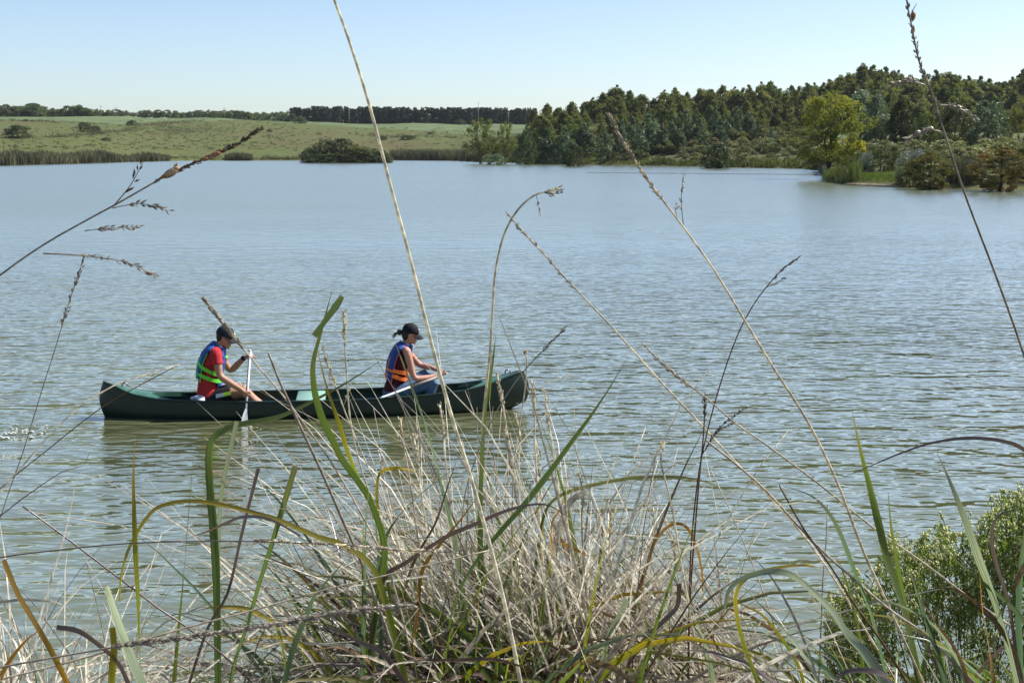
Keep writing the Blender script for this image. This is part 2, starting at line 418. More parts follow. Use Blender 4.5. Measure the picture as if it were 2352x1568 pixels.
# near bank under the photographer's feet
def bank_z(x, y):
    z = lerp_tab([(-30, 1.75), (2.2, 1.65), (3.6, 1.35), (4.6, 0.75), (6.0, 0.02), (8.0, -0.7), (12, -1.6)], y)
    return z + 0.05 * math.sin(x * 3.1 + y) * math.cos(y * 2.3) + 0.03 * math.sin(x * 7.7)
V = []; Q = []; xs = [k * 0.35 - 21 for k in range(121)]; ys = [-12, -8, -5, -3, -1.5, 0] + [0.4 * k for k in range(1, 28)]
for x in xs:
    for y in ys: V.append((x, y, bank_z(x, y)))
for i in range(len(xs) - 1):
    for j in range(len(ys) - 1):
        a = i * len(ys) + j; Q.append((a, a + len(ys), a + len(ys) + 1, a + 1))
m_soil = land_mat('bank_soil', [(0.3, (0.085, 0.062, 0.038)), (0.7, (0.14, 0.12, 0.06))], 1.5, 14.0)
tag(link('near_bank', np_mesh('near_bank', V, Q, m_soil, True)), kind='structure')

# ------------------------------------------------------------------ foliage geometry
def leaf_sheets(C, size, rs, droop=0.3, aspect=0.5):
    """one four-cornered leaf per centre; returns verts, quads"""
    n = len(C); d = rs.normal(size=(n, 3)); d[:, 2] -= droop * 1.5; d /= np.linalg.norm(d, axis=1, keepdims=True)
    s = np.cross(d, rs.normal(size=(n, 3))); s /= np.linalg.norm(s, axis=1, keepdims=True) + 1e-9
    L = (size * rs.uniform(0.6, 1.4, n))[:, None]
    V = np.empty((n, 4, 3)); V[:, 0] = C - d * L; V[:, 1] = C + s * L * aspect; V[:, 2] = C + d * L; V[:, 3] = C - s * L * aspect
    return V.reshape(-1, 3), np.arange(4 * n).reshape(-1, 4)
def clump_points(cl, nper, rs, flat=0.75):
    P = []
    for (x, y, z, r) in cl:
        n = max(3, int(nper * rs.uniform(0.6, 1.3)))
        d = rs.normal(size=(n, 3)); d /= np.linalg.norm(d, axis=1, keepdims=True)
        q = d * (r * rs.uniform(0.25, 1.0, n) ** 0.5)[:, None]; q[:, 2] *= flat
        P.append(q + (x, y, z))
    return np.concatenate(P)
def crown_clumps(profile, n, cr, rs, inner=0.35, hpow=1.0, lobes=0.25):
    """clumps spread through a crown of unit height; profile(h) = radius"""
    out = []; ph = rs.uniform(0, 6.28, 4)
    while len(out) < n:
        h = rs.uniform(0, 1) ** hpow; R = profile(h)
        if R <= 0.003: continue
        if rs.uniform() > R / PMAX(profile) * 1.2 + 0.12: continue
        a = rs.uniform(0, 2 * math.pi); lob = 1 + lobes * math.sin(2 * a + ph[0] + 5 * h) + lobes * 0.7 * math.sin(3 * a + ph[1] - 7 * h)
        q = rs.uniform(inner, 1.0) ** 0.6 * R * lob
        out.append((q * math.cos(a), q * math.sin(a), h, cr * rs.uniform(0.6, 1.35) * (0.5 + 0.5 * min(1.0, R / PMAX(profile) * 1.4))))
    return out
_pm = {}
def PMAX(p):
    if p not in _pm: _pm[p] = max(p(k / 20) for k in range(21))
    return _pm[p]
def tree_meshes(name, kind_profile, base, nclump, cr, nper, leaf, mat, bark, seed, droop=0.3, flat=0.75, trunk_r=0.02, limbs=8, inner=0.35, hpow=1.0, lobes=0.25, aspect=0.5, stems=1, lean=0.0):
    """unit-height tree: returns (trunk mesh or None, crown mesh)"""
    rs = np.random.default_rng(seed)
    cl = crown_clumps(kind_profile, nclump, cr, rs, inner, hpow, lobes)
    cl = [(x, y, base + (1 - base) * z * 0.96 + 0.0, r) for x, y, z, r in cl]
    P = clump_points(cl, nper, rs, flat)
    P = P[P[:, 2] > 0.01]
    V, Q = leaf_sheets(P, leaf, rs, droop, aspect)
    crown = np_mesh(name + '_crown', V, Q, mat)
    tm = None
    if trunk_r > 0:
        mb = MB(); rr = random.Random(seed)
        for sidx in range(stems):
            ang = 2 * math.pi * sidx / max(1, stems) + rr.uniform(-0.4, 0.4); sp = lean if stems > 1 else lean * 0.3
            top = Vector((math.cos(ang) * sp, math.sin(ang) * sp * 0.6, 0.86)); pts = []
            for k in range(7):
                t = k / 6; pts.append(Vector((top.x * t ** 1.2 + rr.uniform(-.008, .008), top.y * t ** 1.2 + rr.uniform(-.008, .008), top.z * t - 0.02)))
            mb.tube(pts, [trunk_r * (1.25 - 1.1 * k / 6) if k else trunk_r * 1.6 for k in range(7)], 7)
            for _ in range(max(1, limbs // stems)):
                c = cl[rr.randrange(len(cl))]; h0 = max(0.08, min(0.75, c[2] - 0.1 - rr.uniform(0.05, 0.2))); t = h0 / 0.86
                p0 = Vector((top.x * t ** 1.2, top.y * t ** 1.2, h0)); p1 = Vector(c[:3])
                mid = (p0 + p1) / 2 + Vector((0, 0, -0.02))
                mb.tube([p0, mid, p1], [trunk_r * 0.5, trunk_r * 0.32, trunk_r * 0.1], 5)
        tm = mb.mesh(name + '_trunk'); tm.materials.append(bark)
    return tm, crown
def plant(name, meshes, loc, H, Wd, label, cat, group=None, rz=None, parts=('trunk', 'crown')):
    root = empty(name, loc, rnd.uniform(0, 6.28) if rz is None else rz)
    tm, cm = meshes
    for nm, me in zip(parts, (tm, cm)):
        if me is None: continue
        o = link(nm, me, root); o.scale = (Wd, Wd, H)
    return tag(root, label, cat, group)

m_bark = plain('bark_grey', (0.12, 0.10, 0.08), 0.9, 0.3, 3.0, 0.2)
m_bark_d = plain('bark_dark', (0.05, 0.042, 0.035), 0.9, 0.3, 3.0, 0.2)
f_euc = foliage('eucalyptus_leaves', (0.055, 0.076, 0.020), (0.180, 0.192, 0.048), 0.42, 3.0, 0.25, 0.02)
f_euc2 = foliage('young_eucalyptus_leaves', (0.060, 0.092, 0.045), (0.130, 0.165, 0.085), 0.35, 3.0, 0.25, 0.015, rough=0.45)
f_pine = foliage('dark_row_needles', (0.026, 0.034, 0.028), (0.055, 0.062, 0.044), 0.2, 3.0, 0.25, 0.015)
f_hedge = foliage('far_row_leaves', (0.060, 0.085, 0.035), (0.140, 0.170, 0.068), 0.4, 3.0, 0.35, 0.02)
f_bush = foliage('bush_leaves', (0.032, 0.048, 0.016), (0.085, 0.105, 0.036), 0.3, 3.0, 0.3, 0.02)
f_scrub = foliage('scrub_leaves', (0.100, 0.115, 0.042), (0.205, 0.212, 0.092), 0.38, 3.0, 0.35, 0.025)
f_ygreen = foliage('yellow_green_leaves', (0.130, 0.160, 0.030), (0.275, 0.285, 0.060), 0.5, 2.5, 0.2, 0.01)
f_ygreen2 = foliage('pale_green_leaves', (0.085, 0.115, 0.025), (0.190, 0.215, 0.050), 0.4, 2.5, 0.2, 0.01)
f_yellow = foliage('yellow_leaves', (0.25, 0.23, 0.02), (0.42, 0.38, 0.04), 0.45, 2.5, 0.1, 0.01)
f_poplar = foliage('poplar_leaves', (0.075, 0.115, 0.055), (0.20, 0.25, 0.16), 0.35, 4.0, 0.15, 0.01, rough=0.35)
f_olive = foliage('olive_leaves', (0.045, 0.060, 0.016), (0.130, 0.148, 0.042), 0.35, 2.5, 0.2, 0.02)
f_silver = foliage('silver_leaves', (0.08, 0.11, 0.07), (0.30, 0.33, 0.27), 0.25, 5.0, 0.2, 0.01, rough=0.3, spec=0.6)
f_cyp = foliage('autumn_needles', (0.062, 0.080, 0.018), (0.155, 0.125, 0.028), 0.35, 2.2, 0.12, 0.012)
f_cyp2 = foliage('rusty_needles', (0.070, 0.080, 0.020), (0.185, 0.125, 0.032), 0.35, 2.2, 0.12, 0.012)
f_willow = foliage('willow_leaves', (0.075, 0.085, 0.020), (0.145, 0.150, 0.045), 0.4, 2.5, 0.2, 0.01)
f_reed = foliage('reed_leaves', (0.042, 0.050, 0.024), (0.115, 0.108, 0.058), 0.25, 0.15, 0.1, 0.0)
f_reedg = foliage('rush_leaves', (0.060, 0.080, 0.022), (0.130, 0.150, 0.042), 0.3, 0.15, 0.1, 0.0)
f_tuft = foliage('tuft_leaves', (0.056, 0.066, 0.026), (0.112, 0.112, 0.046), 0.25, 0.05, 0.1, 0.0)

p_euc = lambda h: 0.30 * (math.sin(math.pi * min(1, (h * 0.86 + 0.14))) ** 0.8) * (1.15 - 0.55 * h)
p_dome = lambda h: 0.5 * math.sqrt(max(0, 1 - (h * 1.0) ** 2.2)) * (0.75 + 0.25 * min(1, h * 4))
p_ball = lambda h: 0.5 * math.sqrt(max(0, 1 - (2 * h - 0.9) ** 2 / 1.25))
p_col = lambda h: 0.12 * (math.sin(math.pi * min(1, h * 0.9 + 0.1)) ** 0.5)
p_pine = lambda h: 0.20 * (1.05 - 0.55 * h) * min(1, 0.6 + h * 2)
p_cone = lambda h: 0.5 * (1.02 - h) ** 0.75 * min(1, 0.55 + 2.5 * h)
p_fan = lambda h: 0.20 + 0.32 * math.sin(math.pi * min(1, h * 0.82 + 0.12))

T = {}
T['euc'] = [tree_meshes('eucalyptus', p_euc, 0.04, 150, 0.066, 100, 0.0155, f_euc, m_bark, 100 + k, 0.7, 1.1, 0.012, 8, 0.2, 0.85, 0.3) for k in range(6)]
T['euc2'] = [tree_meshes('young_eucalyptus', p_euc, 0.03, 55, 0.075, 70, 0.026, f_euc2, m_bark, 200 + k, 0.6, 1.1, 0.012, 6, 0.2, 0.9, 0.25) for k in range(4)]
T['pine'] = [tree_meshes('pine', p_pine, 0.0, 80, 0.075, 50, 0.030, f_pine, m_bark_d, 300 + k, 0.2, 0.8, 0.014, 6, 0.1, 0.9, 0.3) for k in range(4)]
T['hedge'] = [tree_meshes('field_tree', p_ball, 0.0, 48, 0.16, 50, 0.05, f_hedge, m_bark, 400 + k, 0.2, 0.75, 0.02, 5, 0.2, 1.0, 0.3) for k in range(4)]
T['bush'] = [tree_meshes('bush', p_dome, 0.02, 70, 0.13, 60, 0.030, f_bush, m_bark_d, 500 + k, 0.2, 0.8, 0.025, 6, 0.3, 1.0, 0.25) for k in range(4)]
T['scrub'] = [tree_meshes('scrub', p_dome, 0.0, 60, 0.15, 70, 0.034, f_scrub, m_bark, 600 + k, -0.2, 0.8, 0.015, 5, 0.3, 1.0, 0.3) for k in range(4)]
T['scrubg'] = [tree_meshes('green_scrub', p_dome, 0.0, 60, 0.15, 70, 0.034, f_olive, m_bark, 640 + k, -0.2, 0.8, 0.015, 5, 0.3, 1.0, 0.3) for k in range(3)]

# --- far tree line on the left, behind the field
TOPS = [(-150, 243), (0, 241), (50, 243), (80, 238), (112, 246), (140, 246), (190, 242), (215, 252), (240, 251), (300, 254), (360, 254), (430, 256), (480, 252), (530, 253), (600, 259), (650, 253), (672, 256)]
def top_H(px, y, py, base): return max(0.8, at(px, py, y).z - base)
x = -160.0
while x < 668:
    y = 735 + rnd.uniform(-14, 22); b = on_land(x, y, -0.2); H = top_H(x, y, lerp_tab(TOPS, x) + rnd.uniform(-2, 5), b.z)
    plant('field_tree', T['hedge'][rnd.randrange(4)], b, H, H * rnd.uniform(0.9, 1.5), 'small light green tree in the long row along the far left skyline', 'tree', 'trees along the far left skyline')
    x += rnd.uniform(6, 11)
b = on_land(84, 728, -0.2); plant('field_tree', T['bush'][1], b, top_H(84, 728, 237, b.z), 9.5, 'tallest dark round tree of the far left skyline row', 'tree')
b = on_land(186, 728, -0.2); plant('field_tree', T['hedge'][2], b, top_H(186, 728, 240, b.z), 9.0, 'pale green bushy tree standing high in the far left skyline row', 'tree')
# --- dark row in the centre
x = 668.0
while x < 1225:
    for rowk in range(2):
        y = 738 + rowk * 9 + rnd.uniform(-3, 3); px = x + rnd.uniform(-3, 3) + rowk * 4; b = on_land(px, y, -0.2)
        H = top_H(px, y, 243 + (px - 668) * 0.008 + rnd.choice((0, 1, 3, 5, 7)) + (3 if 690 < px < 720 else 0), b.z)
        plant('pine_tree', T['pine'][rnd.randrange(4)], b, H, H * rnd.uniform(0.9, 1.25), 'slender dark tree in the dense straight row on the centre skyline', 'tree', 'dark trees of the centre skyline row')
    x += rnd.uniform(7.5, 10.5)

# --- eucalyptus wood on the right hillside
RT = [(1180, 305), (1205, 282), (1240, 234), (1275, 236), (1310, 226), (1350, 222), (1395, 205), (1415, 194), (1450, 205), (1500, 212), (1560, 196), (1600, 203), (1650, 184), (1700, 192), (1750, 187), (1800, 194),
      (1830, 182), (1900, 168), (1940, 160), (1970, 145), (2010, 143), (2060, 162), (2100, 162), (2140, 155), (2180, 150), (2230, 163), (2300, 175), (2330, 160), (2352, 146), (2500, 140), (2700, 135)]
for row, (ybase, dpy, step, jit) in enumerate(((400, 0, 26, 13), (372, 16, 27, 16), (346, 38, 28, 18), (322, 62, 30, 20))):
    x = 1225.0 + row * 9
    while x < 2560:
        y = ybase + rnd.uniform(-9, 9); b = on_land(x, y, -0.3); tp = lerp_tab(RT, x) + dpy * (1 if x > 1330 else 0.55) + rnd.uniform(-4, jit)
        H = top_H(x, y, tp, b.z)
        if H > 4:
            plant('eucalyptus_tree', T['euc'][rnd.randrange(6)], b, H, H * rnd.uniform(0.9, 1.35),
                  ('tall dark eucalyptus among those forming the skyline of the right wood', 'tall dark eucalyptus within the middle of the right wood',
                   'dark eucalyptus within the middle of the right wood', 'dark eucalyptus along the front edge of the right wood')[row], 'tree',
                  ('skyline trees of the right wood', 'middle trees of the right wood', 'middle trees of the right wood, lower', 'front trees of the right wood')[row])
        x += step * rnd.uniform(0.75, 1.25)
for px, tp, y, wd in ((1300, 285, 300, 0.7), (1345, 275, 305, 0.8), (1425, 268, 300, 0.6), (1452, 262, 305, 0.55), (1490, 258, 300, 0.8), (1520, 282, 292, 0.7), (1548, 262, 300, 0.6), (1575, 248, 300, 0.55),
                      (1600, 262, 300, 0.7), (1640, 240, 306, 0.5), (1660, 262, 300, 0.7), (1690, 240, 306, 0.6), (1720, 252, 300, 0.7), (1770, 292, 290, 0.7), (1255, 292, 302, 0.7), (1390, 298, 290, 0.7),
                      (1470, 292, 288, 0.8), (1560, 290, 288, 0.8), (1615, 300, 285, 0.8), (1740, 282, 296, 0.8)):
    b = on_land(px, y, -0.2); H = top_H(px, y, tp, b.z)
    plant('young_eucalyptus_tree', T['euc2'][rnd.randrange(4)], b, H, H * wd * 1.25, 'young blue-green eucalyptus standing before the dark right wood', 'tree', 'young blue-green trees before the right wood')
b = on_land(1206, 296, -0.2); plant('dark_bush', T['bush'][0], b, top_H(1206, 296, 298, b.z), 5.2, 'dark round bush at the left end of the right wood', 'bush')

# --- scrub along the right shore
k = 0
for row, (dy, hpx) in enumerate(((8, 20), (20, 26), (36, 30), (54, 30), (74, 30))):
    x = 1075.0 + row * 14
    while x < 1915:
        S = lerp_tab(SH, x); y = S + dy + rnd.uniform(-5, 5); b = on_land(x, y, -0.15); H = rnd.uniform(0.55, 1.15) * hpx / F_ * y
        if x < 1140 and row > 2: x += 20; continue
        kind = 'scrubg' if rnd.random() < (0.45 if row < 2 else 0.22) else 'scrub'
        t = T[kind]; Wd = H * rnd.uniform(1.5, 2.6)
        plant('scrub_bush', t[rnd.randrange(len(t))], b, H, Wd,
              'tan scrub bush on the slope between the right shore and the wood' if kind == 'scrub' else 'green scrub bush on the slope between the right shore and the wood', 'bush',
              'tan scrub of the right shore' if kind == 'scrub' else 'green scrub of the right shore')
        x += rnd.uniform(22, 40)
for px, tp, y, Wd, lab in ((1650, 330, 235, 6.0, 'large dark green bush at the middle of the right shore'), (1318, 330, 262, 4.5, 'dark green rounded bush in the scrub near the left end of the right shore')):
    b = on_land(px, y, -0.1); plant('dark_bush', T['bush'][rnd.randrange(4)], b, top_H(px, y, tp, b.z), Wd, lab, 'bush')

# --- bushes on the pasture
for px, tp, py, wpx, lab in ((42, 286, 318, 66, 'wide dark round bush standing alone at the far left of the pasture'), (196, 281, 304, 36, 'taller left half of the pair of dark bushes on the pasture'),
                          (222, 289, 308, 30, 'lower right half of the pair of dark bushes on the pasture'), (306, 276, 290, 28, 'low dark bush at the fence line between field and pasture'),
                          (692, 266, 285, 30, 'dark round bush before the left end of the skyline row'), (1058, 274, 287, 22, 'small dark bush before the right end of the skyline row'),
                          (62, 274, 281, 14, 'small dark bush in the fence line at far left, left of two'), (78, 275, 281, 11, 'small dark bush in the fence line at far left, right of two'),
                          (936, 311, 321, 44, 'low wide bush on the slope right of the island'), (990, 303, 310, 18, 'little dark bush on the upper slope right of the island'),
                          (620, 296, 304, 14, 'small round bush alone on the right half of the pasture'), (880, 313, 322, 30, 'low bush on the slope just behind the island'), (245, 316, 325, 26, 'low scrubby bush on the pasture below the pair of bushes')):
    best = min(range(380, 730, 3), key=lambda yy: abs(HORIZON - F_ * (on_land(px, yy).z - CAMZ) / yy - py))
    b = on_land(px, best, -0.1); plant('pasture_bush', T['bush'][rnd.randrange(4)], b, top_H(px, best, tp, b.z), wpx / F_ * best * 1.0, lab, 'bush')
# tufts and low scrub scattered over the pasture: nobody could count them
def pasture_y(px, py):
    return min(range(350, 730, 4), key=lambda yy: abs(HORIZON - F_ * (on_land(px, yy).z - CAMZ) / yy - py))
Cs = []
rs = np.random.default_rng(5)
def scatter_tufts(n, boxf, size):
    for _ in range(n):
        px, py = boxf(); y = pasture_y(px, py); p = on_land(px, y); r = size * rs.uniform(0.4, 1.5)
        m = int(14 + 8 * r)
        q = rs.normal(size=(m, 3)) * (r * 0.9, r * 0.6, r * 0.32); q[:, 2] = np.abs(q[:, 2]) + 0.05
        Cs.append(q + np.array(p))
def hedge_line(pts, n, size):
    def f():
        t = rs.uniform(0, len(pts) - 1.001); i = int(t); u = t - i
        return (pts[i][0] * (1 - u) + pts[i + 1][0] * u + rs.normal() * 3, pts[i][1] * (1 - u) + pts[i + 1][1] * u + rs.normal() * 1.2)
    scatter_tufts(n, f, size)
scatter_tufts(420, lambda: (rs.uniform(300, 680), rs.uniform(279, 345)), 0.55)
scatter_tufts(160, lambda: (rs.uniform(0, 300), rs.uniform(295, 345)), 0.5)
scatter_tufts(220, lambda: (rs.uniform(680, 1180), rs.uniform(295, 350)), 0.6)
scatter_tufts(160, lambda: (rs.normal(400, 60), rs.normal(300, 8)), 1.2)
hedge_line([(100, 318), (170, 313), (230, 309), (290, 302), (320, 292), (400, 284), (470, 280)], 190, 1.3)
hedge_line([(0, 278), (80, 280), (165, 283), (281, 290)], 110, 0.7)
hedge_line([(850, 312), (900, 316), (960, 315), (1060, 318)], 80, 1.0)
hedge_line([(300, 364), (450, 364), (600, 364), (690, 364)], 150, 0.8)
C = np.concatenate(Cs); V, Q = leaf_sheets(C, 0.22, rs, -0.3, 0.5)
tag(link('pasture_tufts', np_mesh('pasture_tufts', V, Q, f_tuft)), 'low tufts and scrub scattered over the green pasture slope', 'scrub', kind='stuff')

# --- reeds
def reeds(name, mat, spots, label, width=0.07):
    """spots: (px, y, height, count, spread px, spread y)"""
    r2 = np.random.default_rng(abs(hash(label)) % 1000 if False else len(label)); Vs = []
    for px, y, h, n, sx, sy in spots:
        for _ in range(n):
            p = on_land(px + r2.uniform(-sx, sx), y + r2.uniform(-sy, sy)); z0 = max(p.z, 0.0) - 0.1
            hh = h * r2.uniform(0.65, 1.1); lx, ly = r2.normal() * 0.14 * hh, r2.normal() * 0.14 * hh; w = width * r2.uniform(0.6, 1.4); a = r2.uniform(0, 3.14)
            wx, wy = w * math.cos(a), w * math.sin(a)
            Vs += [(p.x - wx, p.y - wy, z0), (p.x + wx, p.y + wy, z0), (p.x + lx * .4 + wx * .8, p.y + ly * .4 + wy * .8, z0 + hh * .6), (p.x + lx * .4 - wx * .8, p.y + ly * .4 - wy * .8, z0 + hh * .6),
                   (p.x + lx + wx * .15, p.y + ly + wy * .15, z0 + hh), (p.x + lx - wx * .15, p.y + ly - wy * .15, z0 + hh)]
    n = len(Vs) // 6; Q = []
    for i in range(n):
        a = i * 6; Q += [(a, a + 1, a + 2, a + 3), (a + 3, a + 2, a + 4, a + 5)]
    return tag(link(name, np_mesh(name, Vs, Q, mat)), label, 'reeds', kind='stuff')
def shore_y(px): return lerp_tab(SH, px)
reeds('reed_bed', f_reed, [(px, shore_y(px) + 3, 2.2 + 0.6 * math.sin(px * .05) * math.cos(px * .017) + rnd.uniform(-.4, .5), 330, 18, 6) for px in range(-200, 170, 20)] + [(px, shore_y(px) + 3, rnd.uniform(1.9, 2.9) * (1 - max(0, px - 240) / 120), 230, 12, 4) for px in range(170, 300, 16)],
      'tall brownish reed bed along the far left shore', 0.09)
reeds('reed_clump', f_reed, [(px, shore_y(px) + 2, 2.3 - abs(px - 340) * .02, 200, 8, 3) for px in range(310, 385, 12)], 'wide low dark reed clump on the far shore right of the tall bed', 0.09)
reeds('reed_clump', f_reed, [(px, shore_y(px) + 2, 2.3 - abs(px - 548) * .03, 200, 7, 3) for px in range(522, 580, 10)], 'small dark reed clump on the far shore left of the island', 0.09)
reeds('reed_bed', f_reed, [(px, shore_y(px) + 3, 2.9, 240, 10, 4) for px in range(905, 1110, 16)], 'brownish reed bed on the far shore right of the island', 0.09)
reeds('shore_sedge', f_reedg, [(px + rnd.uniform(-6, 6), shore_y(px) + rnd.uniform(1, 3), rnd.choice((0.5, 0.8, 1.0, 1.5)), 90, 11, 2) for px in range(1110, 1880, 13)], 'green sedge fringe along the water under the right scrub', 0.07)
reeds('rush_clump', f_reedg, [(px, shore_y(px) + 3.5, (0.45 + (px - 1896) * .016) * rnd.uniform(.75, 1.2), 110, 10, 3) for px in range(1900, 1975, 8)], 'bright green rushes at the tip of the right point', 0.035)
reeds('rush_clump', f_reed, [(px, shore_y(px) + 4, 1.9, 150, 12, 2.5) for px in range(2190, 2262, 12)] + [(px, shore_y(px) + 6, 1.8, 150, 14, 3) for px in range(2330, 2600, 14)], 'olive rushes between the two rusty trees at right', 0.035)
reeds('grass_patch', foliage('short_grass', (0.10, 0.14, 0.03), (0.17, 0.22, 0.05), 0.3, 0.3, 0.1, 0.0), [(px, shore_y(px) + 6.5, 0.35, 420, 10, 4.5) for px in range(1960, 2085, 12)], 'short bright grass on the open ground of the right point', 0.03)

# --- island in the middle distance
isl = MB(); rings = []
ic = at(796, 372, 338); ic.z = 0
for r_, z_ in ((1.0, -0.6), (0.97, 0.05), (0.9, 0.4), (0.6, 0.8), (0.2, 1.0)):
    rings.append([Vector((ic.x + 11.6 * r_ * math.cos(a * math.pi / 16) , ic.y + 5.5 * r_ * math.sin(a * math.pi / 16), z_ )) for a in range(32)])
isl.rings(rings, True)
tag(isl.build('island', m_soil), kind='structure')
for px, tp, dy, wpx, lab in ((722, 336, 0, 56, 'leftmost dark bush of the small island'), (748, 318, 1.5, 64, 'tall dark bush at the left of the small island'), (786, 318, 1.0, 62, 'tall dark bush at the middle of the small island'),
                          (818, 330, -0.5, 64, 'lighter bush right of the middle of the small island'), (846, 337, 0, 62, 'low bush at the right of the small island'), (874, 344, 0, 48, 'rightmost low bush of the small island')):
    p = at(px, 372, 336 + dy); p.z = 0.15
    t = T['scrubg'][rnd.randrange(3)] if 'lighter' in lab else T['bush'][rnd.randrange(4)]
    plant('island_bush', t, p, top_H(px, p.y, tp, 0.15), wpx / F_ * 338 * 1.1, lab, 'bush')
for px, tp, wpx in ((705, 352, 34), (735, 352, 40), (765, 350, 40), (800, 352, 40), (832, 352, 40), (862, 356, 36), (886, 356, 28)):
    p = at(px, 372, 333.5); p.z = 0.0
    plant('waterside_bush', T['bush'][rnd.randrange(4)], p, top_H(px, p.y, tp, 0.0), wpx / F_ * 334 * 1.15, 'low dark bush fringing the near side of the small island', 'bush', 'low bushes fringing the small island')

# --- single trees of the right bank
def tall(name, px, tp, y, wpx, mesh, label, cat='tree', dz=-0.1, base=None):
    if cat == 'bush': wpx *= 1.35
    b = on_land(px, y, dz)
    if base is not None: b.z = base
    return plant(name, mesh, b, top_H(px, y, tp, b.z), wpx / F_ * y, label, cat, rz=rnd.uniform(-0.4, 0.4))
t_wide = tree_meshes('spreading', p_fan, 0.10, 165, 0.085, 95, 0.016, f_ygreen, m_bark_d, 31, 0.3, 0.7, 0.018, 24, 0.25, 1.0, 0.3, stems=4, lean=0.22)
tall('yellow_green_tree', 1905, 213, 150, 150, t_wide, 'large yellow-green spreading tree at the tip of the right point')
t_y = tree_meshes('yellow_bush', p_dome, 0.05, 50, 0.13, 80, 0.03, f_yellow, m_bark_d, 32, 0.2, 0.7, 0.02, 6)
tall('yellow_bush', 1962, 312, 152, 48, t_y, 'bright yellow bush under the large yellow-green tree', 'bush')
t_pop = [tree_meshes('poplar', p_col, 0.05, 60, 0.05, 90, 0.014, f_poplar, m_bark, 33 + k, -0.5, 1.5, 0.012, 8, 0.1, 0.9, 0.2) for k in range(2)]
tall('poplar_tree', 1972, 198, 205, 190, t_pop[0], 'left of two slender silvery poplars behind the yellow-green tree')
tall('poplar_tree', 2010, 208, 203, 180, t_pop[1], 'right of two slender silvery poplars behind the yellow-green tree')
t_pine = tree_meshes('bushy_pine', p_cone, 0.10, 110, 0.085, 90, 0.02, f_bush, m_bark_d, 36, 0.0, 0.5, 0.02, 14, 0.3)
tall('pine_tree', 2066, 213, 185, 98, t_pine, 'dark layered conifer in the middle of the right point')
t_rd = tree_meshes('round_tree', p_ball, 0.05, 120, 0.10, 90, 0.02, f_olive, m_bark_d, 37, 0.2, 0.75, 0.02, 10, 0.35)
tall('round_tree', 2192, 222, 190, 108, t_rd, 'rounded olive-topped tree left of the blue-green tree at right')
tall('round_tree', 2118, 258, 186, 66, t_rd, 'smaller olive tree between the conifer and the rounded tree')
t_bg = tree_meshes('blue_green', p_ball, 0.05, 120, 0.10, 90, 0.02, f_euc2, m_bark, 38, 0.4, 0.9, 0.02, 10, 0.3)
tall('eucalyptus_tree', 2266, 232, 182, 96, t_bg, 'broad dark blue-green eucalyptus near the right edge')
t_wi = tree_meshes('willow', p_ball, 0.0, 110, 0.09, 110, 0.024, f_willow, m_bark, 39, 1.4, 1.6, 0.02, 10, 0.4, 1.0, 0.25, 0.25)
tall('willow_tree', 2338, 246, 185, 90, t_wi, 'drooping olive willow at the right edge')
tall('willow_tree', 2440, 240, 190, 100, t_wi, 'drooping olive willow just past the right edge')
t_sh = tree_meshes('dense_shrub', p_dome, 0.0, 130, 0.10, 110, 0.016, f_olive, m_bark_d, 40, -0.1, 0.8, 0.015, 8, 0.4)
tall('dense_shrub', 2024, 331, 133, 92, t_sh, 'dense rounded green shrub behind the bright grass on the right point', 'bush')
tall('dense_shrub', 1975, 350, 138, 50, t_sh, 'lower dark shrub behind the rushes at the tip of the right point', 'bush')
t_si = tree_meshes('silver_shrub', p_dome, 0.0, 90, 0.10, 70, 0.020, f_silver, m_bark, 41, -0.3, 0.9, 0.015, 8, 0.3)
tall('silver_shrub', 2098, 336, 119, 56, t_si, 'silvery leaved shrub left of the first rusty tree', 'bush')
tall('silver_shrub', 1992, 344, 131, 24, t_si, 'small silvery sprig before the dense green shrub', 'bush')
tall('dense_shrub', 2092, 380, 116, 50, t_sh, 'low dark shrub at the foot of the silvery shrub', 'bush')
t_cy = tree_meshes('rusty_tree', p_ball, 0.0, 150, 0.10, 120, 0.017, f_cyp, m_bark_d, 42, 0.1, 0.45, 0.03, 16, 0.25, 1.0, 0.2)
tall('rusty_tree', 2140, 348, 110, 98, t_cy, 'rounded rusty-green swamp tree left of the two at the right waterside', base=-0.05)
t_cy2 = tree_meshes('rusty_cone', p_ball, 0.04, 140, 0.10, 110, 0.017, f_cyp2, m_bark_d, 43, 0.1, 0.4, 0.035, 18, 0.25, 1.0, 0.25)
tall('rusty_tree', 2303, 336, 105, 122, t_cy2, 'rusty-orange swamp tree with a dark trunk at the right edge', base=-0.1)
st = MB(); p = ground(2261, 431); st.tube([p + Vector((0, 0, -0.3)), p + Vector((0.02, 0, 0.5)), p + Vector((0, 0, 1.05))], [0.16, 0.11, 0.09], 8)
o = st.build('tree_stump', m_bark_d, None, p); o.location = p; tag(o, 'dark slim stump in the water left of the rusty-orange tree', 'stump')
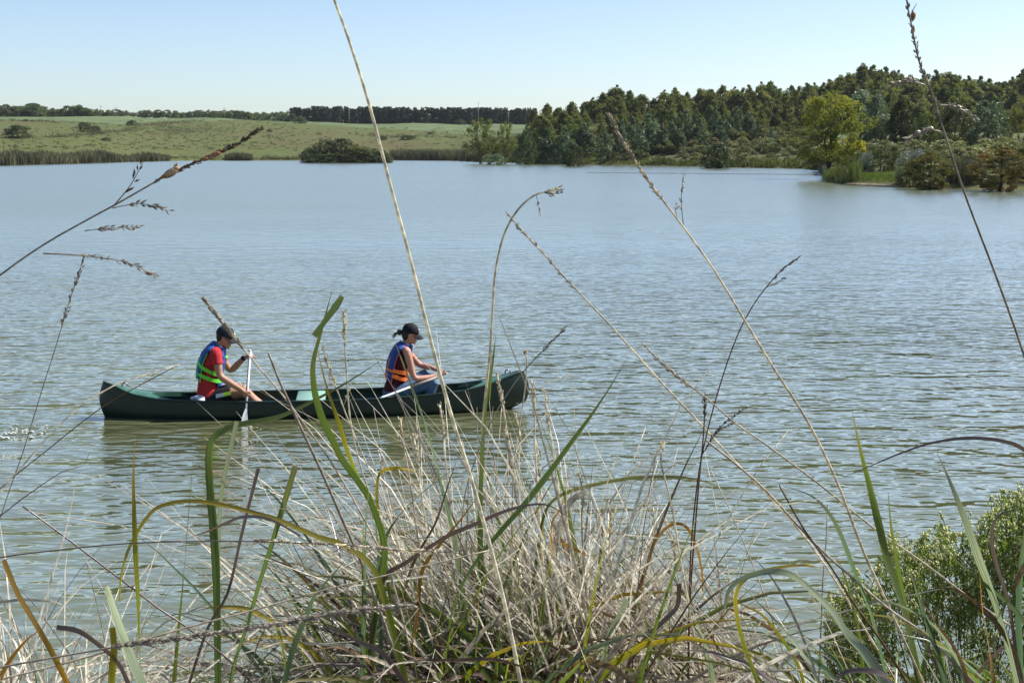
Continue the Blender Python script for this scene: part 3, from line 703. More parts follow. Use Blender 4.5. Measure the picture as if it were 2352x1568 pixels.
for px, tp, y, Wd in ((2150, 330, 150, 5), (2190, 338, 148, 5), (2225, 335, 150, 6), (2262, 330, 152, 6), (2310, 322, 150, 6), (2350, 325, 148, 6), (2400, 325, 150, 7), (2470, 325, 150, 7), (2240, 366, 124, 3.2), (2205, 372, 122, 3), (2350, 372, 120, 3.4), (2400, 360, 120, 4), (2052, 352, 165, 5), (2180, 318, 170, 6), (2290, 312, 172, 7), (1950, 345, 160, 6), (1985, 330, 170, 7), (2020, 322, 172, 7), (2060, 335, 160, 6), (2100, 322, 168, 6), (2130, 345, 140, 5), (2075, 360, 140, 4), (2170, 370, 126, 4), (2035, 318, 190, 8), (2090, 312, 195, 8), (2150, 310, 195, 8), (2240, 312, 190, 8), (1935, 335, 185, 8)):
    b = on_land(px, y, -0.1); kind = rnd.choice(('scrub', 'scrub', 'scrubg'))
    plant('scrub_bush', T[kind][rnd.randrange(3)], b, top_H(px, y, tp, b.z), Wd, 'tan or olive scrub bush behind the rusty trees on the right point', 'bush', 'scrub behind the rusty trees')
t_sp = tree_meshes('sparse_tree', p_fan, 0.30, 60, 0.11, 70, 0.022, f_ygreen2, m_bark, 44, 0.2, 0.6, 0.016, 26, 0.3, 1.0, 0.35, stems=3, lean=0.2)
tall('sparse_tree', 1103, 272, 318, 78, t_sp, 'airy yellow-green tree with bare stems left of the right wood')
tall('sparse_tree', 1160, 280, 312, 46, t_sp, 'smaller airy green tree right beside the yellow-green one, left of the wood')
t_gr = tree_meshes('grey_bush', p_dome, 0.0, 60, 0.13, 60, 0.03, f_euc2, m_bark, 45, 0.0, 0.8, 0.012, 5)
tall('grey_bush', 1140, 352, 285, 40, t_gr, 'grey-green bush at the foot of the airy yellow-green tree', 'bush')

# --- mud strip of the point
mud = MB()
m_mud = plain('mud', (0.16, 0.13, 0.09), 0.9, 0.25, 1.2, 0.2)
for i, px in enumerate(range(1955, 2090, 9)):
    p = ground(px + rnd.uniform(-3, 3), lerp_tab(SHORE, px) + 0.2); mud.ball((p.x, p.y + 0.6, 0.02), ((0.5 + rnd.random() * .5, 0, 0), (0, 0.5, 0), (0, 0, 0.1 + rnd.random() * .08)), 10, 6)
tag(mud.build('mud_shore', m_mud), kind='structure')

# --- utility poles behind the field
m_pole = plain('pole_wood', (0.28, 0.26, 0.24), 0.9, 0.2, 4.0, 0.2)
def pole(px, tp, label):
    y = 722; b = on_land(px, y, -0.1); H = at(px, tp, y).z - b.z; root = empty('utility_pole', b)
    mb = MB(); mb.tube([(0, 0, 0), (0, 0, H)], [0.16, 0.11], 8); mb.build('post', m_pole, root)
    mb = MB(); mb.box((0, 0, H - 0.5), 1.5, 0.12, 0.12); mb.build('crossarm', m_pole, root)
    for k in (-0.6, 0.0, 0.6):
        mb = MB(); mb.tube([(k, 0, H - 0.44), (k, 0, H - 0.22)], [0.05, 0.035], 6); mb.build('insulator', m_pole, root)
    tag(root, label, 'utility pole', 'poles along the far skyline')
for px, tp, lab in ((19, 238, 'utility pole at the far left end of the skyline'), (236, 242, 'utility pole second from left on the skyline, rising from low trees'), (270, 246, 'utility pole just right of the second one on the skyline'), (518, 247, 'utility pole left of the dark skyline row'),
                (803, 250, 'utility pole before the left part of the dark skyline row'), (1099, 235, 'tall pole rising above the right part of the dark skyline row'), (1168, 258, 'utility pole before the right end of the dark skyline row')):
    pole(px, tp, lab)

# --- line of floats and a water bird
root = empty('float_line', (0, 0, 0)); a = ground(1349, 397); b_ = ground(1872, 402); mb = MB(); fl = MB()
pts = [a.lerp(b_, k / 40) + Vector((0, math.sin(k * .45) * .6, 0.03)) for k in range(41)]
mb.tube(pts, 0.012, 5); root.location = a
mb.build('rope', plain('rope', (0.06, 0.055, 0.05), 0.8), root, a)
for k in range(120):
    t = k / 119 * 39.99; i = int(t); p = pts[i].lerp(pts[i + 1], t - i)
    fl.ball(p, ((0.10, 0, 0), (0, 0.07, 0), (0, 0, 0.055)), 6, 4)
tag(fl.build('float', plain('float_dark', (0.03, 0.03, 0.032), 0.6), root, a), kind='stuff')
tag(root, 'thin dark line of floats strung across the water off the right shore', 'float line')
m_bird = plain('bird_dark', (0.02, 0.02, 0.022), 0.7)
p = ground(1873, 403); root = empty('water_bird', p)
mb = MB(); mb.ball((0, 0, 0.07), ((0.2, 0, 0.03), (0, 0.09, 0), (-0.015, 0, 0.09)), 10, 6); mb.tube([(0.13, 0, 0.1), (0.19, 0, 0.2), (0.17, 0, 0.29)], [0.045, 0.03, 0.028], 7)
mb.ball((0.185, 0, 0.31), ((0.05, 0, 0), (0, 0.035, 0), (0, 0, 0.038)), 8, 6); mb.tube([(0.22, 0, 0.31), (0.29, 0, 0.3)], [0.014, 0.004], 5); mb.tube([(-0.16, 0, 0.09), (-0.27, 0, 0.13)], [0.05, 0.012], 6)
mb.build('body', m_bird, root); tag(root, 'small dark water bird swimming by the tip of the right point', 'bird')
# ------------------------------------------------------------------ canoe
PS, PB = ground(241, 957), ground(1197, 936)
UA = Vector((PB.x - PS.x, PB.y - PS.y, 0)); CL = UA.length; UA.normalize(); VA = Vector((-UA.y, UA.x, 0)); ZA = Vector((0, 0, 1))
if VA.y < 0: VA = -VA
def cp(px, py, lat=0.0):
    """point seen at a pixel on the upright plane parallel to the keel, lat metres beyond it"""
    d = ray(px, py); o = Vector((0, 0, CAMZ)); q = PS + VA * lat
    return o + d * ((q - o).dot(VA) / d.dot(VA))
def cl(s, lat, z): return PS + UA * s + VA * lat + ZA * z
def cs(px, py, lat=0.0):
    p = cp(px, py, lat); return (p - PS).dot(UA), p.z
HB = lambda t: 0.385 * max(0.0, 1 - abs(2 * t - 1) ** 2.4) ** 0.75 + 0.016
gun = []
for px, py in ((245, 878), (262, 888), (280, 897), (305, 908), (356, 918), (426, 923), (518, 925), (657, 924), (799, 921), (948, 912), (1030, 903), (1072, 897), (1122, 885), (1160, 870), (1196, 853)):
    t = (px - 241) / 956; s, z = cs(px, py, -HB(min(1, max(0, t)))); gun.append((s, z))
gun[0] = (0.0, gun[0][1]); gun[-1] = (CL, gun[-1][1])
GZ = lambda s: lerp_tab(gun, s)
KZ = lambda t: -0.11 + 0.10 * abs(2 * t - 1) ** 6 + (0.10 * max(0, (t - 0.93) / 0.07) ** 2)
NS, NK = 57, 13
def hull_ring(t, inset=0.0, zmin=None):
    s = t * CL; hb = max(0.006, HB(t) - inset); gz, kz = GZ(s), KZ(t) + inset
    if zmin is not None: kz = max(kz, zmin)
    out = []
    for j in range(-NK, NK + 1):
        a = abs(j) / NK                       # 0 keel .. 1 gunwale
        wv = hb * (1 - (1 - a) ** 2.6) ** 0.55
        wv *= 1.0 - 0.05 * max(0, (a - 0.6) / 0.4)        # slight tumblehome
        z = kz + (gz - kz) * a ** 1.7
        ze = (z - 0.0) / 0.45
        ds = 0.0                                # curved stems
        if t < 0.08: ds = -(0.055 * math.sin(math.pi * min(1, max(0, ze))) ) * (1 - t / 0.08)
        if t > 0.92: ds = (0.10 * math.sin(math.pi * min(1, max(0, ze * 0.8 + 0.05)))) * ((t - 0.92) / 0.08)
        out.append(cl(s + ds, math.copysign(wv, j) if j else 0.0, z))
    return out
ts = [0.5 - 0.5 * math.cos(math.pi * k / (NS - 1)) for k in range(NS)]
def sheet(mb, rows):
    n0 = len(mb.v); k = len(rows[0])
    for r in rows: mb.v += r
    for i in range(len(rows) - 1):
        for j in range(k - 1):
            a = n0 + i * k + j; mb.f.append((a, a + 1, a + k + 1, a + k))
m_hull, nt, b = nodes_of('canoe_plastic')
n_ = noise_node(nt, 9.0, 5); nt.links.new(ramp(nt, n_.outputs[0], [(0.3, (0.004, 0.015, 0.011)), (0.7, (0.007, 0.023, 0.017))]), b.inputs['Base Color'])
b.inputs['Specular IOR Level'].default_value = 0.5
sc_ = noise_node(nt, 3.0, 6, 0.7, 'Object', (2.0, 2.0, 60.0)); sm_ = nt.nodes.new('ShaderNodeMixRGB'); sm_.inputs[2].default_value = (0.04, 0.06, 0.055, 1)
sr_ = nt.nodes.new('ShaderNodeMapRange'); sr_.inputs[1].default_value = 0.60; sr_.inputs[2].default_value = 0.72; sr_.inputs[4].default_value = 0.4; nt.links.new(sc_.outputs[0], sr_.inputs[0]); nt.links.new(sr_.outputs[0], sm_.inputs[0])
nt.links.new(b.inputs['Base Color'].links[0].from_socket, sm_.inputs[1]); nt.links.new(sm_.outputs[0], b.inputs['Base Color'])
n3_ = noise_node(nt, 5.0, 4); rr_ = nt.nodes.new('ShaderNodeMapRange'); rr_.inputs[3].default_value = 0.22; rr_.inputs[4].default_value = 0.55; nt.links.new(n3_.outputs[0], rr_.inputs[0]); nt.links.new(rr_.outputs[0], b.inputs['Roughness'])
m_deck = plain('canoe_deck', (0.045, 0.12, 0.085), 0.28, 0.2, 10.0)  # hull green made lighter: sky reflection put into the deck colour
m_inner = plain('canoe_inside', (0.014, 0.034, 0.015), 0.6, 0.25, 8.0)
m_seat = plain('canoe_seat', (0.20, 0.36, 0.28), 0.35, 0.1, 10.0)
m_metal = plain('dull_metal', (0.25, 0.26, 0.26), 0.4, 0.1, 20, metal=0.8)
canoe = empty('canoe', PS)
mb = MB(); sheet(mb, [hull_ring(t) for t in ts]); mb.build('hull', m_hull, canoe, PS)
mb = MB(); sheet(mb, [hull_ring(t, 0.014, 0.035) for t in ts[3:-3]]); mb.build('inner_shell', m_inner, canoe, PS)
for sgn, nm in ((-1, 'gunwale'), (1, 'gunwale')):
    mb = MB(); pts = []
    for t in ts:
        s = t * CL; pts.append(cl(s, sgn * (max(0.004, HB(t) - 0.02)), GZ(s) + 0.004))
    mb.tube(pts, [0.016 if 2 < i < NS - 3 else 0.012 for i in range(NS)], 8, flat=1.25); mb.build(nm, m_hull, canoe, PS)
def deck(t0, t1, name, cut):
    """crowned end deck with a curved inner edge"""
    mb = MB(); rows = []; n = 14
    for i in range(n + 1):
        row = []
        for j in range(-8, 9):
            w = j / 8; tt = t0 + (t1 - t0) * i / n; tt = tt + cut * (abs(w) ** 2.5) * (i / n)
            s = tt * CL; row.append(cl(s, (HB(tt) - 0.02) * w, GZ(s) + 0.006 + 0.03 * (1 - w * w) * min(1, HB(tt) / 0.2)))
        rows.append(row)
    sheet(mb, rows)
    for i in (n,):
        row = rows[n]; low = [p + Vector((0, 0, -0.05)) for p in row]; sheet(mb, [row, low])
    return mb.build(name, m_deck, canoe, PS)
deck(0.004, 0.112, 'stern_deck', 0.075); deck(0.996, 0.905, 'bow_deck', -0.06)
def bench(px0, px1, zt, name, mat):
    s0, s1 = cs(px0, 910)[0], cs(px1, 910)[0]; tm_ = (s0 + s1) / 2 / CL; hb = HB(tm_) - 0.03; mb = MB(); rows = []
    for k in range(9):
        w = -1 + 2 * k / 8; rows.append([cl(s0, hb * w, zt - 0.03), cl(s0 + 0.015, hb * w, zt - 0.012 * (1 - w * w)), cl((s0 + s1) / 2, hb * w, zt - 0.028 * (1 - w * w)), cl(s1 - 0.015, hb * w, zt - 0.012 * (1 - w * w)), cl(s1, hb * w, zt - 0.03), cl(s1, hb * w, zt - 0.09), cl(s0, hb * w, zt - 0.09)])
    mb.rings(rows, True); return mb.build(name, mat, canoe, PS)
bench(680, 747, 0.215, 'middle_seat', m_seat); bench(456, 505, 0.20, 'stern_seat', m_seat); bench(880, 938, 0.235, 'bow_seat', m_seat)
def grab(px, py, name):
    s, z = cs(px, py); z = GZ(s) + 0.035; mb = MB(); pts = [cl(s + 0.035 * math.cos(a * math.pi / 8) * 1, 0, z + 0.05 * math.sin(a * math.pi / 8)) for a in range(9)]
    mb.tube(pts, 0.009, 6); mb.build(name, m_metal, canoe, PS)
grab(287, 890, 'grab_loop'); grab(1166, 864, 'grab_loop')
tag(canoe, 'long dark green canoe floating on the lake with two people aboard', 'canoe')

# ------------------------------------------------------------------ people
m_skin = plain('skin_tan', (0.36, 0.19, 0.125), 0.55, 0.08, 9.0, 0.4)
m_skin2 = plain('skin_light', (0.42, 0.215, 0.15), 0.55, 0.08, 9.0, 0.4)
m_red = plain('red_cotton', (0.42, 0.028, 0.035), 0.85, 0.12, 14.0, 0.2, bump=0.3)
m_black = plain('black_cloth', (0.012, 0.012, 0.016), 0.8, 0.2, 14.0, 0.2)
m_blue = plain('vest_blue', (0.015, 0.068, 0.27), 0.6, 0.12, 14.0, 0.3, bump=0.2)
m_blue2 = plain('vest_royal_blue', (0.018, 0.050, 0.22), 0.6, 0.12, 14.0, 0.3, bump=0.2)
m_green = plain('strap_green', (0.13, 0.62, 0.05), 0.6, 0.08, 20.0, 0.3)
m_orange = plain('strap_orange', (0.90, 0.19, 0.03), 0.6, 0.08, 20.0, 0.3)
m_maroon = plain('maroon_cotton', (0.065, 0.010, 0.020), 0.85, 0.12, 14.0, 0.2)
m_jeans = plain('denim', (0.085, 0.145, 0.24), 0.85, 0.22, 16.0, 0.2, bump=0.3)
m_navy = plain('navy_cap_cloth', (0.014, 0.018, 0.034), 0.75, 0.15, 20.0, 0.25)
m_hair = plain('dark_hair', (0.012, 0.009, 0.008), 0.5, 0.3, 40.0, 0.4)
m_white = plain('white_plastic', (0.78, 0.80, 0.82), 0.35, 0.04, 20.0)
m_navyp = plain('navy_plastic', (0.015, 0.022, 0.07), 0.35, 0.1, 20.0)
m_lime = plain('lime_reflective', (0.55, 0.80, 0.03), 0.5, 0.05, 20.0)
m_silver = plain('silver_reflective', (0.50, 0.54, 0.62), 0.4, 0.05, 20.0)
m_lip = plain('lips', (0.30, 0.09, 0.075), 0.5, 0.05)
m_glass = plain('dark_glass', (0.008, 0.008, 0.01), 0.1, 0.05)

def limb(mb, pts, rad, n=12):
    P = smooth_path(pts, 3); R = []
    m = len(pts) - 1
    for i in range(len(P)):
        t = i / 3; k = min(m - 1, int(t)); u = t - k; R.append(rad[k] * (1 - u) + rad[k + 1] * u)
    mb.tube(P, R, n)
def torso_rings(rows, grow=0.0, lo=0, hi=None, n=24):
    """rows: (centre, half depth, half width); sections square to the spine"""
    rows = rows[lo:hi]; out = []
    for i, (c, a, w) in enumerate(rows):
        t = (rows[min(i + 1, len(rows) - 1)][0] - rows[max(i - 1, 0)][0]).normalized(); fwd = VA.cross(t); fwd = fwd if fwd.dot(UA) > 0 else -fwd
        out.append([c + fwd * ((a + grow) * math.cos(q)) - VA * ((w + grow) * math.copysign(abs(math.sin(q)) ** 0.85, math.sin(q))) for q in (2 * math.pi * j / n for j in range(n))])
    return out
def torso_at(rows, t, q, grow):
    """point on the torso: t along the rows, q angle (0 front, pi/2 near side, pi back)"""
    k = max(0, min(len(rows) - 2, int(t))); u = t - k
    c = rows[k][0].lerp(rows[k + 1][0], u); a = rows[k][1] * (1 - u) + rows[k + 1][1] * u + grow; w = rows[k][2] * (1 - u) + rows[k + 1][2] * u + grow
    tg = (rows[k + 1][0] - rows[k][0]).normalized(); fwd = VA.cross(tg); fwd = fwd if fwd.dot(UA) > 0 else -fwd
    return c + fwd * (a * math.cos(q)) - VA * (w * math.copysign(abs(math.sin(q)) ** 0.85, math.sin(q))), tg
def hand(mb, wrist, fwd, palm, thumb, curl, spread=0.0215, scale=1.0, tcurl=0.4):
    """fwd: along the hand, palm: towards what the palm faces, thumb: the side of the thumb; curl: bend per joint"""
    f = Vector(fwd).normalized(); p = Vector(palm); p = (p - f * p.dot(f)).normalized(); t = f.cross(p)
    if t.dot(Vector(thumb)) < 0: t = -t
    rings = []
    for d, wv, th in ((0.0, 0.026, 0.019), (0.025, 0.034, 0.018), (0.055, 0.041, 0.016), (0.085, 0.041, 0.013)):
        rings.append([wrist + f * d * scale + (t * wv * math.cos(2 * math.pi * j / 12) + p * th * math.sin(2 * math.pi * j / 12)) * scale for j in range(12)])
    mb.rings(rings, True)
    for k, (ln, off) in enumerate(((0.072, 1.5), (0.082, 0.5), (0.077, -0.5), (0.060, -1.5))):
        q = wrist + (f * (0.078 - 0.004 * abs(off)) + t * off * spread) * scale; pts = [q]; ang = 0.0; dd = f.copy()
        for j, fr in enumerate((0.45, 0.32, 0.23)):
            ang += curl * (0.9 if j == 0 else 1.0); dd = f * math.cos(ang) + p * math.sin(ang) + t * off * 0.03; q = q + dd.normalized() * ln * fr * 1.05 * scale; pts.append(q)
        mb.tube(pts, [0.0088 * scale, 0.0085 * scale, 0.0078 * scale, 0.0062 * scale], 8)
    q = wrist + (f * 0.028 + t * 0.028) * scale; d1 = (f * 0.65 + t * 0.75 + p * 0.25).normalized(); q1 = q + d1 * 0.038 * scale
    d2 = (f * 0.8 + t * (0.35 - tcurl) + p * tcurl).normalized(); q2 = q1 + d2 * 0.032 * scale; q3 = q2 + (d2 - t * tcurl + p * tcurl).normalized() * 0.026 * scale
    mb.tube([q, q1, q2, q3], [0.0125 * scale, 0.0105 * scale, 0.0095 * scale, 0.0075 * scale], 8)
HEAD = ((-0.122, 0.078, 0.03, 0.022), (-0.108, 0.096, -0.005, 0.040), (-0.085, 0.099, -0.035, 0.052), (-0.055, 0.098, -0.062, 0.062), (-0.02, 0.100, -0.085, 0.069), (0.02, 0.101, -0.097, 0.074),
        (0.055, 0.097, -0.099, 0.075), (0.085, 0.082, -0.090, 0.068), (0.108, 0.055, -0.068, 0.052), (0.122, 0.018, -0.032, 0.028))
class HeadFrame:
    def __init__(s, ear, tilt, yaw=0.0):
        s.o = ear; f0 = (UA * math.cos(yaw) - VA * math.sin(yaw)); s.sd = VA * math.cos(yaw) + UA * math.sin(yaw)
        s.f = f0 * math.cos(tilt) - ZA * math.sin(tilt); s.u = ZA * math.cos(tilt) + f0 * math.sin(tilt)
    def p(s, f, u, l=0.0): return s.o + s.f * f + s.u * u + s.sd * l
    def shell(s, mb, rows, grow, n=20, gf=None):
        rings = []
        for h, fr, bk, hw in rows:
            c = (fr + bk) / 2; a = (fr - bk) / 2 + grow; w = hw + grow
            rings.append([s.p(c + a * math.cos(q), h + (grow * 0.9 if h > 0.1 else 0), w * math.sin(q)) for q in (2 * math.pi * j / n for j in range(n))])
        mb.rings(rings, True)
def build_head(mb, hf, k=1.0):
    hf.shell(mb, [(h * k, a * k, b_ * k, w * k) for h, a, b_, w in HEAD], 0.0)
    mb.tube([hf.p(0.098 * k, 0.018 * k), hf.p(0.112 * k, -0.012 * k), hf.p(0.121 * k, -0.036 * k), hf.p(0.105 * k, -0.047 * k)], [0.009, 0.012, 0.014, 0.010], 8)      # nose
    mb.ball(hf.p(0.099 * k, -0.070 * k), (hf.f * 0.012, hf.sd * 0.024, hf.u * 0.007), 8, 6)        # lips
    mb.ball(hf.p(0.099 * k, -0.084 * k), (hf.f * 0.011, hf.sd * 0.021, hf.u * 0.007), 8, 6)
    mb.ball(hf.p(0.088 * k, -0.112 * k), (hf.f * 0.016, hf.sd * 0.02, hf.u * 0.014), 8, 6)         # chin
    mb.ball(hf.p(0.094 * k, 0.022 * k), (hf.f * 0.012, hf.sd * 0.052, hf.u * 0.010), 10, 6)        # brow
    for sg in (-1, 1):
        mb.ball(hf.p(-0.004, -0.015, sg * 0.076 * k), (hf.f * 0.019 + hf.u * 0.004, hf.sd * 0.012, hf.u * 0.034), 10, 8)
def cap_parts(parent, origin, hf, mat, k=1.0, brim_drop=0.02, brim_len=0.075):
    mb = MB(); rows = [(0.022 * k, 0.104 * k, -0.103 * k, 0.079 * k), (0.05 * k, 0.104 * k, -0.106 * k, 0.080 * k), (0.085 * k, 0.094 * k, -0.099 * k, 0.075 * k), (0.115 * k, 0.070 * k, -0.078 * k, 0.059 * k), (0.134 * k, 0.033 * k, -0.043 * k, 0.034 * k), (0.139 * k, 0.008, -0.012, 0.010)]
    hf.shell(mb, rows, 0.008); mb.ball(hf.p(-0.002, 0.150 * k), (hf.f * 0.009, hf.sd * 0.009, hf.u * 0.006), 8, 5)
    cap = mb.build('cap', mat, parent, origin)
    mb = MB(); top = []; bot = []
    for i in range(8):
        r = i / 7; row = []; row2 = []
        for j in range(-6, 7):
            w = j / 6; base_f = (0.108 * k) * math.sqrt(max(0.0, 1 - (w * 0.85) ** 2)); ff = base_f - 0.006 + (brim_len + 0.01) * r * (1 - 0.35 * w * w)
            uu = 0.032 * k - brim_drop * r * 1.2 - 0.030 * w * w
            row.append(hf.p(ff, uu, w * 0.074 * k)); row2.append(hf.p(ff, uu - 0.005, w * 0.074 * k))
        top.append(row); bot.append(row2)
    sheet(mb, top); sheet(mb, [list(reversed(r)) for r in bot])
    edge = [top[7], bot[7]]; sheet(mb, edge); sheet(mb, [[r[0] for r in top], [r[0] for r in bot]]); sheet(mb, [[r[-1] for r in top], [r[-1] for r in bot]])
    mb.build('brim', mat, cap, origin)
    return cap
def life_vest(parent, origin, rows, mat, trim, open_lo, open_hi, strap_t, vt=2.3):
    """front and back panels with open sides, joined over the shoulders; straps run round the waist"""
    mb = MB(); n = 64; T0, T1 = vt, len(rows) - 1.35; m = 26; g = 0.028
    grid = []
    for i in range(m + 1):
        row = []
        for j in range(n):
            tb = T0 - 0.42 * math.cos(2 * math.pi * j / n); t = tb + (T1 - tb) * i / m
            p, tg = torso_at(rows, t, 2 * math.pi * j / n, g * (1.0 if i < m * 0.8 else 1.0 - 0.35 * (i / m - 0.8) / 0.2)); row.append(p)
        grid.append(row)
    idx0 = len(mb.v)
    for r in grid: mb.v += r
    def is_open(i, j):
        q = 2 * math.pi * (j + 0.5) / n; q = q if q <= math.pi else 2 * math.pi - q
        f = i / m
        if f > 0.90: return False
        nar = 0.0 if f < 0.62 else (f - 0.62) / 0.28
        lo = open_lo + nar * 0.28; hi = open_hi - nar * 0.35
        return lo < q < hi
    for i in range(m):
        for j in range(n):
            if not is_open(i, j):
                a = idx0 + i * n + j; b2 = idx0 + i * n + (j + 1) % n; mb.f.append((a, b2, b2 + n, a + n))
    me = mb.mesh('life_vest', origin); used = set(v for p in me.polygons for v in p.vertices)
    o = bpy.data.objects.new('vest_raw', me); COL.objects.link(o)
    sm = o.modifiers.new('s', 'SOLIDIFY'); sm.thickness = 0.030; sm.offset = -0.4; sm.use_rim = True
    sb = o.modifiers.new('b', 'SUBSURF'); sb.levels = 1
    dg = bpy.context.evaluated_depsgraph_get(); dg.update(); me2 = bpy.data.meshes.new_from_object(o.evaluated_get(dg)); bpy.data.objects.remove(o)
    import bmesh as _bm
    bm = _bm.new(); bm.from_mesh(me2); _bm.ops.delete(bm, geom=[v for v in bm.verts if not v.link_faces], context='VERTS'); bm.to_mesh(me2); bm.free()
    me2.materials.clear(); me2.materials.append(mat); me2.polygons.foreach_set('use_smooth', [True] * len(me2.polygons)); me2.name = 'life_vest'
    vest = link('life_vest', me2, parent)
    for (t_back, t_front, half) in strap_t:
        s = MB(); rin = []
        for j in range(49):
            q = 2 * math.pi * j / 48; t = t_back + (t_front - t_back) * (0.5 + 0.5 * math.cos(q)); p, tg = torso_at(rows, t, q, g + 0.021); pi_, _ = torso_at(rows, t, q, g + 0.004)
            rin.append([p - tg * half, p + tg * half, pi_ + tg * half, pi_ - tg * half])
        s.rings(rin[:-1], closed=True); s.build('strap', trim, vest, origin, smooth=False)
    for q0 in (open_lo - 0.04, open_hi + 0.04, 2 * math.pi - open_lo + 0.04, 2 * math.pi - open_hi - 0.04):
        s = MB(); pts = [torso_at(rows, T0 + (T1 - T0) * 0.60 * k / 8, q0, g + 0.004)[0] for k in range(9)]; s.tube(pts, 0.009, 6); s.build('piping', trim, vest, origin)
    for q0 in ((math.pi - 0.55), (math.pi + 0.55)):          # upright webbing on the back
        s = MB(); rin = []
        for k in range(7):
            p, tg = torso_at(rows, T0 + (T1 - T0) * (0.05 + 0.42 * k / 6), q0, g + 0.015); rin.append(p)
        s.tube(rin, 0.017, 8, flat=0.35, flat_axis=(rin[3] - rows[2][0]).normalized()); s.build('webbing', trim, vest, origin)
    s = MB(); pb, tg = torso_at(rows, T0 + (T1 - T0) * 0.62, 0.0, g + 0.02)       # chest buckle
    s.ball(pb, (UA * 0.03, VA * 0.05, ZA * 0.022), 10, 6); s.build('buckle', trim, vest, origin)
    return vest

# --- the man in the stern
org = cl(cs(480, 915)[0], 0, 0.2); man = empty('person', org)
R = [(cp(479, 921), .125, .175), (cp(478, 905), .128, .178), (cp(478, 885), .115, .160), (cp(480, 862), .115, .165), (cp(484, 840), .122, .180), (cp(490, 820), .112, .190), (cp(496, 806), .085, .165), (cp(501, 797), .062, .085), (cp(506, 788), .056, .058)]
hf = HeadFrame(cp(515, 775), 0.33)
body = MB(); body.rings(torso_rings(R), True); build_head(body, hf)
limb(body, [cp(499, 802), cp(505, 791), hf.p(-0.015, -0.055)], [.066, .060, .062])
sh_n, el_n, wr_n = cp(496, 812, -.20), cp(506, 863, -.27), cp(556, 896, -.33)
limb(body, [cp(496, 808, -.13), sh_n, cp(501, 838, -.245), el_n, cp(528, 879, -.30), wr_n], [.060, .062, .052, .044, .043, .030])
sh_f, el_f, wr_f = cp(500, 812, .20), cp(530, 849, .27), cp(561, 821, .17)
limb(body, [cp(498, 808, .13), sh_f, cp(515, 832, .25), el_f, cp(546, 836, .23), wr_f], [.060, .062, .050, .044, .042, .029])
# paddle: runs from the top hand down to the water at the near side
pt, pb_ = cp(575, 812, .12), cp(563, 962, -.52); pd = (pb_ - pt).normalized()
low = pt + pd * ((cp(568, 902, -.36) - pt).dot(pd))
hand(body, low - (low - wr_n).normalized() * 0.085 - VA * 0.012, (low - wr_n), (VA * 1.0 + ZA * 0.1), ZA, 1.15)
body_top = pt + pd * 0.02
limb(body, [wr_n, low - (low - wr_n).normalized() * 0.08 - VA * 0.01], [.030, .027])
hw = body_top - (body_top - wr_f).normalized() * 0.075; limb(body, [wr_f, hw], [.029, .027]); hand(body, hw, (body_top - wr_f), (UA * 0.7 - ZA * 0.7), -VA, 1.1)
kn_n, kn_f = cp(563, 899, -.14), cp(556, 889, .17)
for hip, kn, lat in ((cp(486, 916, -.09), kn_n, -.14), (cp(486, 914, .09), kn_f, .16)):
    s_, z_ = (kn - PS).dot(UA), kn.z
    limb(body, [hip, hip.lerp(kn, .5) + ZA * .012, kn], [.092, .080, .060]); limb(body, [kn, cl(s_ + .13, lat, .17), cl(s_ + .26, lat, .075)], [.060, .054, .040])
    limb(body, [cl(s_ + .25, lat, .075), cl(s_ + .33, lat, .075), cl(s_ + .42, lat, .065)], [.042, .040, .024])
fuse('body', body, 0.0065, m_skin, man, org, 3)
shirt = MB(); shirt.rings(torso_rings([(c, a, w) for c, a, w in R[:8]], 0.012), True)
for a_, b2, c_ in ((cp(496, 808, -.13), sh_n, cp(500, 838, -.245)), (cp(498, 808, .13), sh_f, cp(513, 830, .25))):
    limb(shirt, [a_, a_.lerp(b2, .9), b2.lerp(c_, .55), c_], [.066, .078, .071, .070])
fuse('shirt', shirt, 0.009, m_red, man, org, 2)
sho = MB(); sho.rings(torso_rings([(R[0][0] - ZA * .02, .12, .17), (R[0][0], .138, .19), (R[1][0], .138, .19), (cp(479, 896), .126, .172)]), True)
for hip, kn in ((cp(486, 916, -.09), kn_n), (cp(486, 914, .09), kn_f)):
    limb(sho, [hip, hip.lerp(kn, .35) + ZA * .008, hip.lerp(kn, .62) + ZA * .012], [.108, .102, .094])
shorts = fuse('shorts', sho, 0.009, m_black, man, org, 2)
for hip, kn in ((cp(486, 916, -.09), kn_n), (cp(486, 914, .09), kn_f)):      # reflective stripe along each leg
    ax = (kn - hip).normalized(); sgn = -1 if (hip - PS).dot(VA) < 0 else 1
    for f0, f1, mt in ((0.16, 0.38, m_silver), (0.38, 0.61, m_lime)):
        s = MB(); rows_ = []
        for k in range(5):
            c = hip.lerp(kn, f0 + (f1 - f0) * k / 4) + ZA * .010; rad = .1085 - .022 * (f0 + (f1 - f0) * k / 4)
            rows_.append([c + (VA * sgn * math.cos(q) + ZA * math.sin(q)) * (rad + .003) for q in (0.05, 0.2, 0.35, 0.5)])
        sheet(s, rows_); s.build('stripe', mt, shorts, org)
life_vest(man, org, R, m_blue, m_green, 0.62, 2.15, ((4.15, 3.35, .022), (3.3, 2.65, .022)), 2.45)
cap = cap_parts(man, org, hf, m_navy, 1.03, 0.03, 0.06)
s = MB(); s.ball(hf.p(0.105, 0.075), (hf.f * .012, hf.sd * .03, hf.u * .018), 8, 6); s.build('badge', m_lime, cap, org)
s = MB()
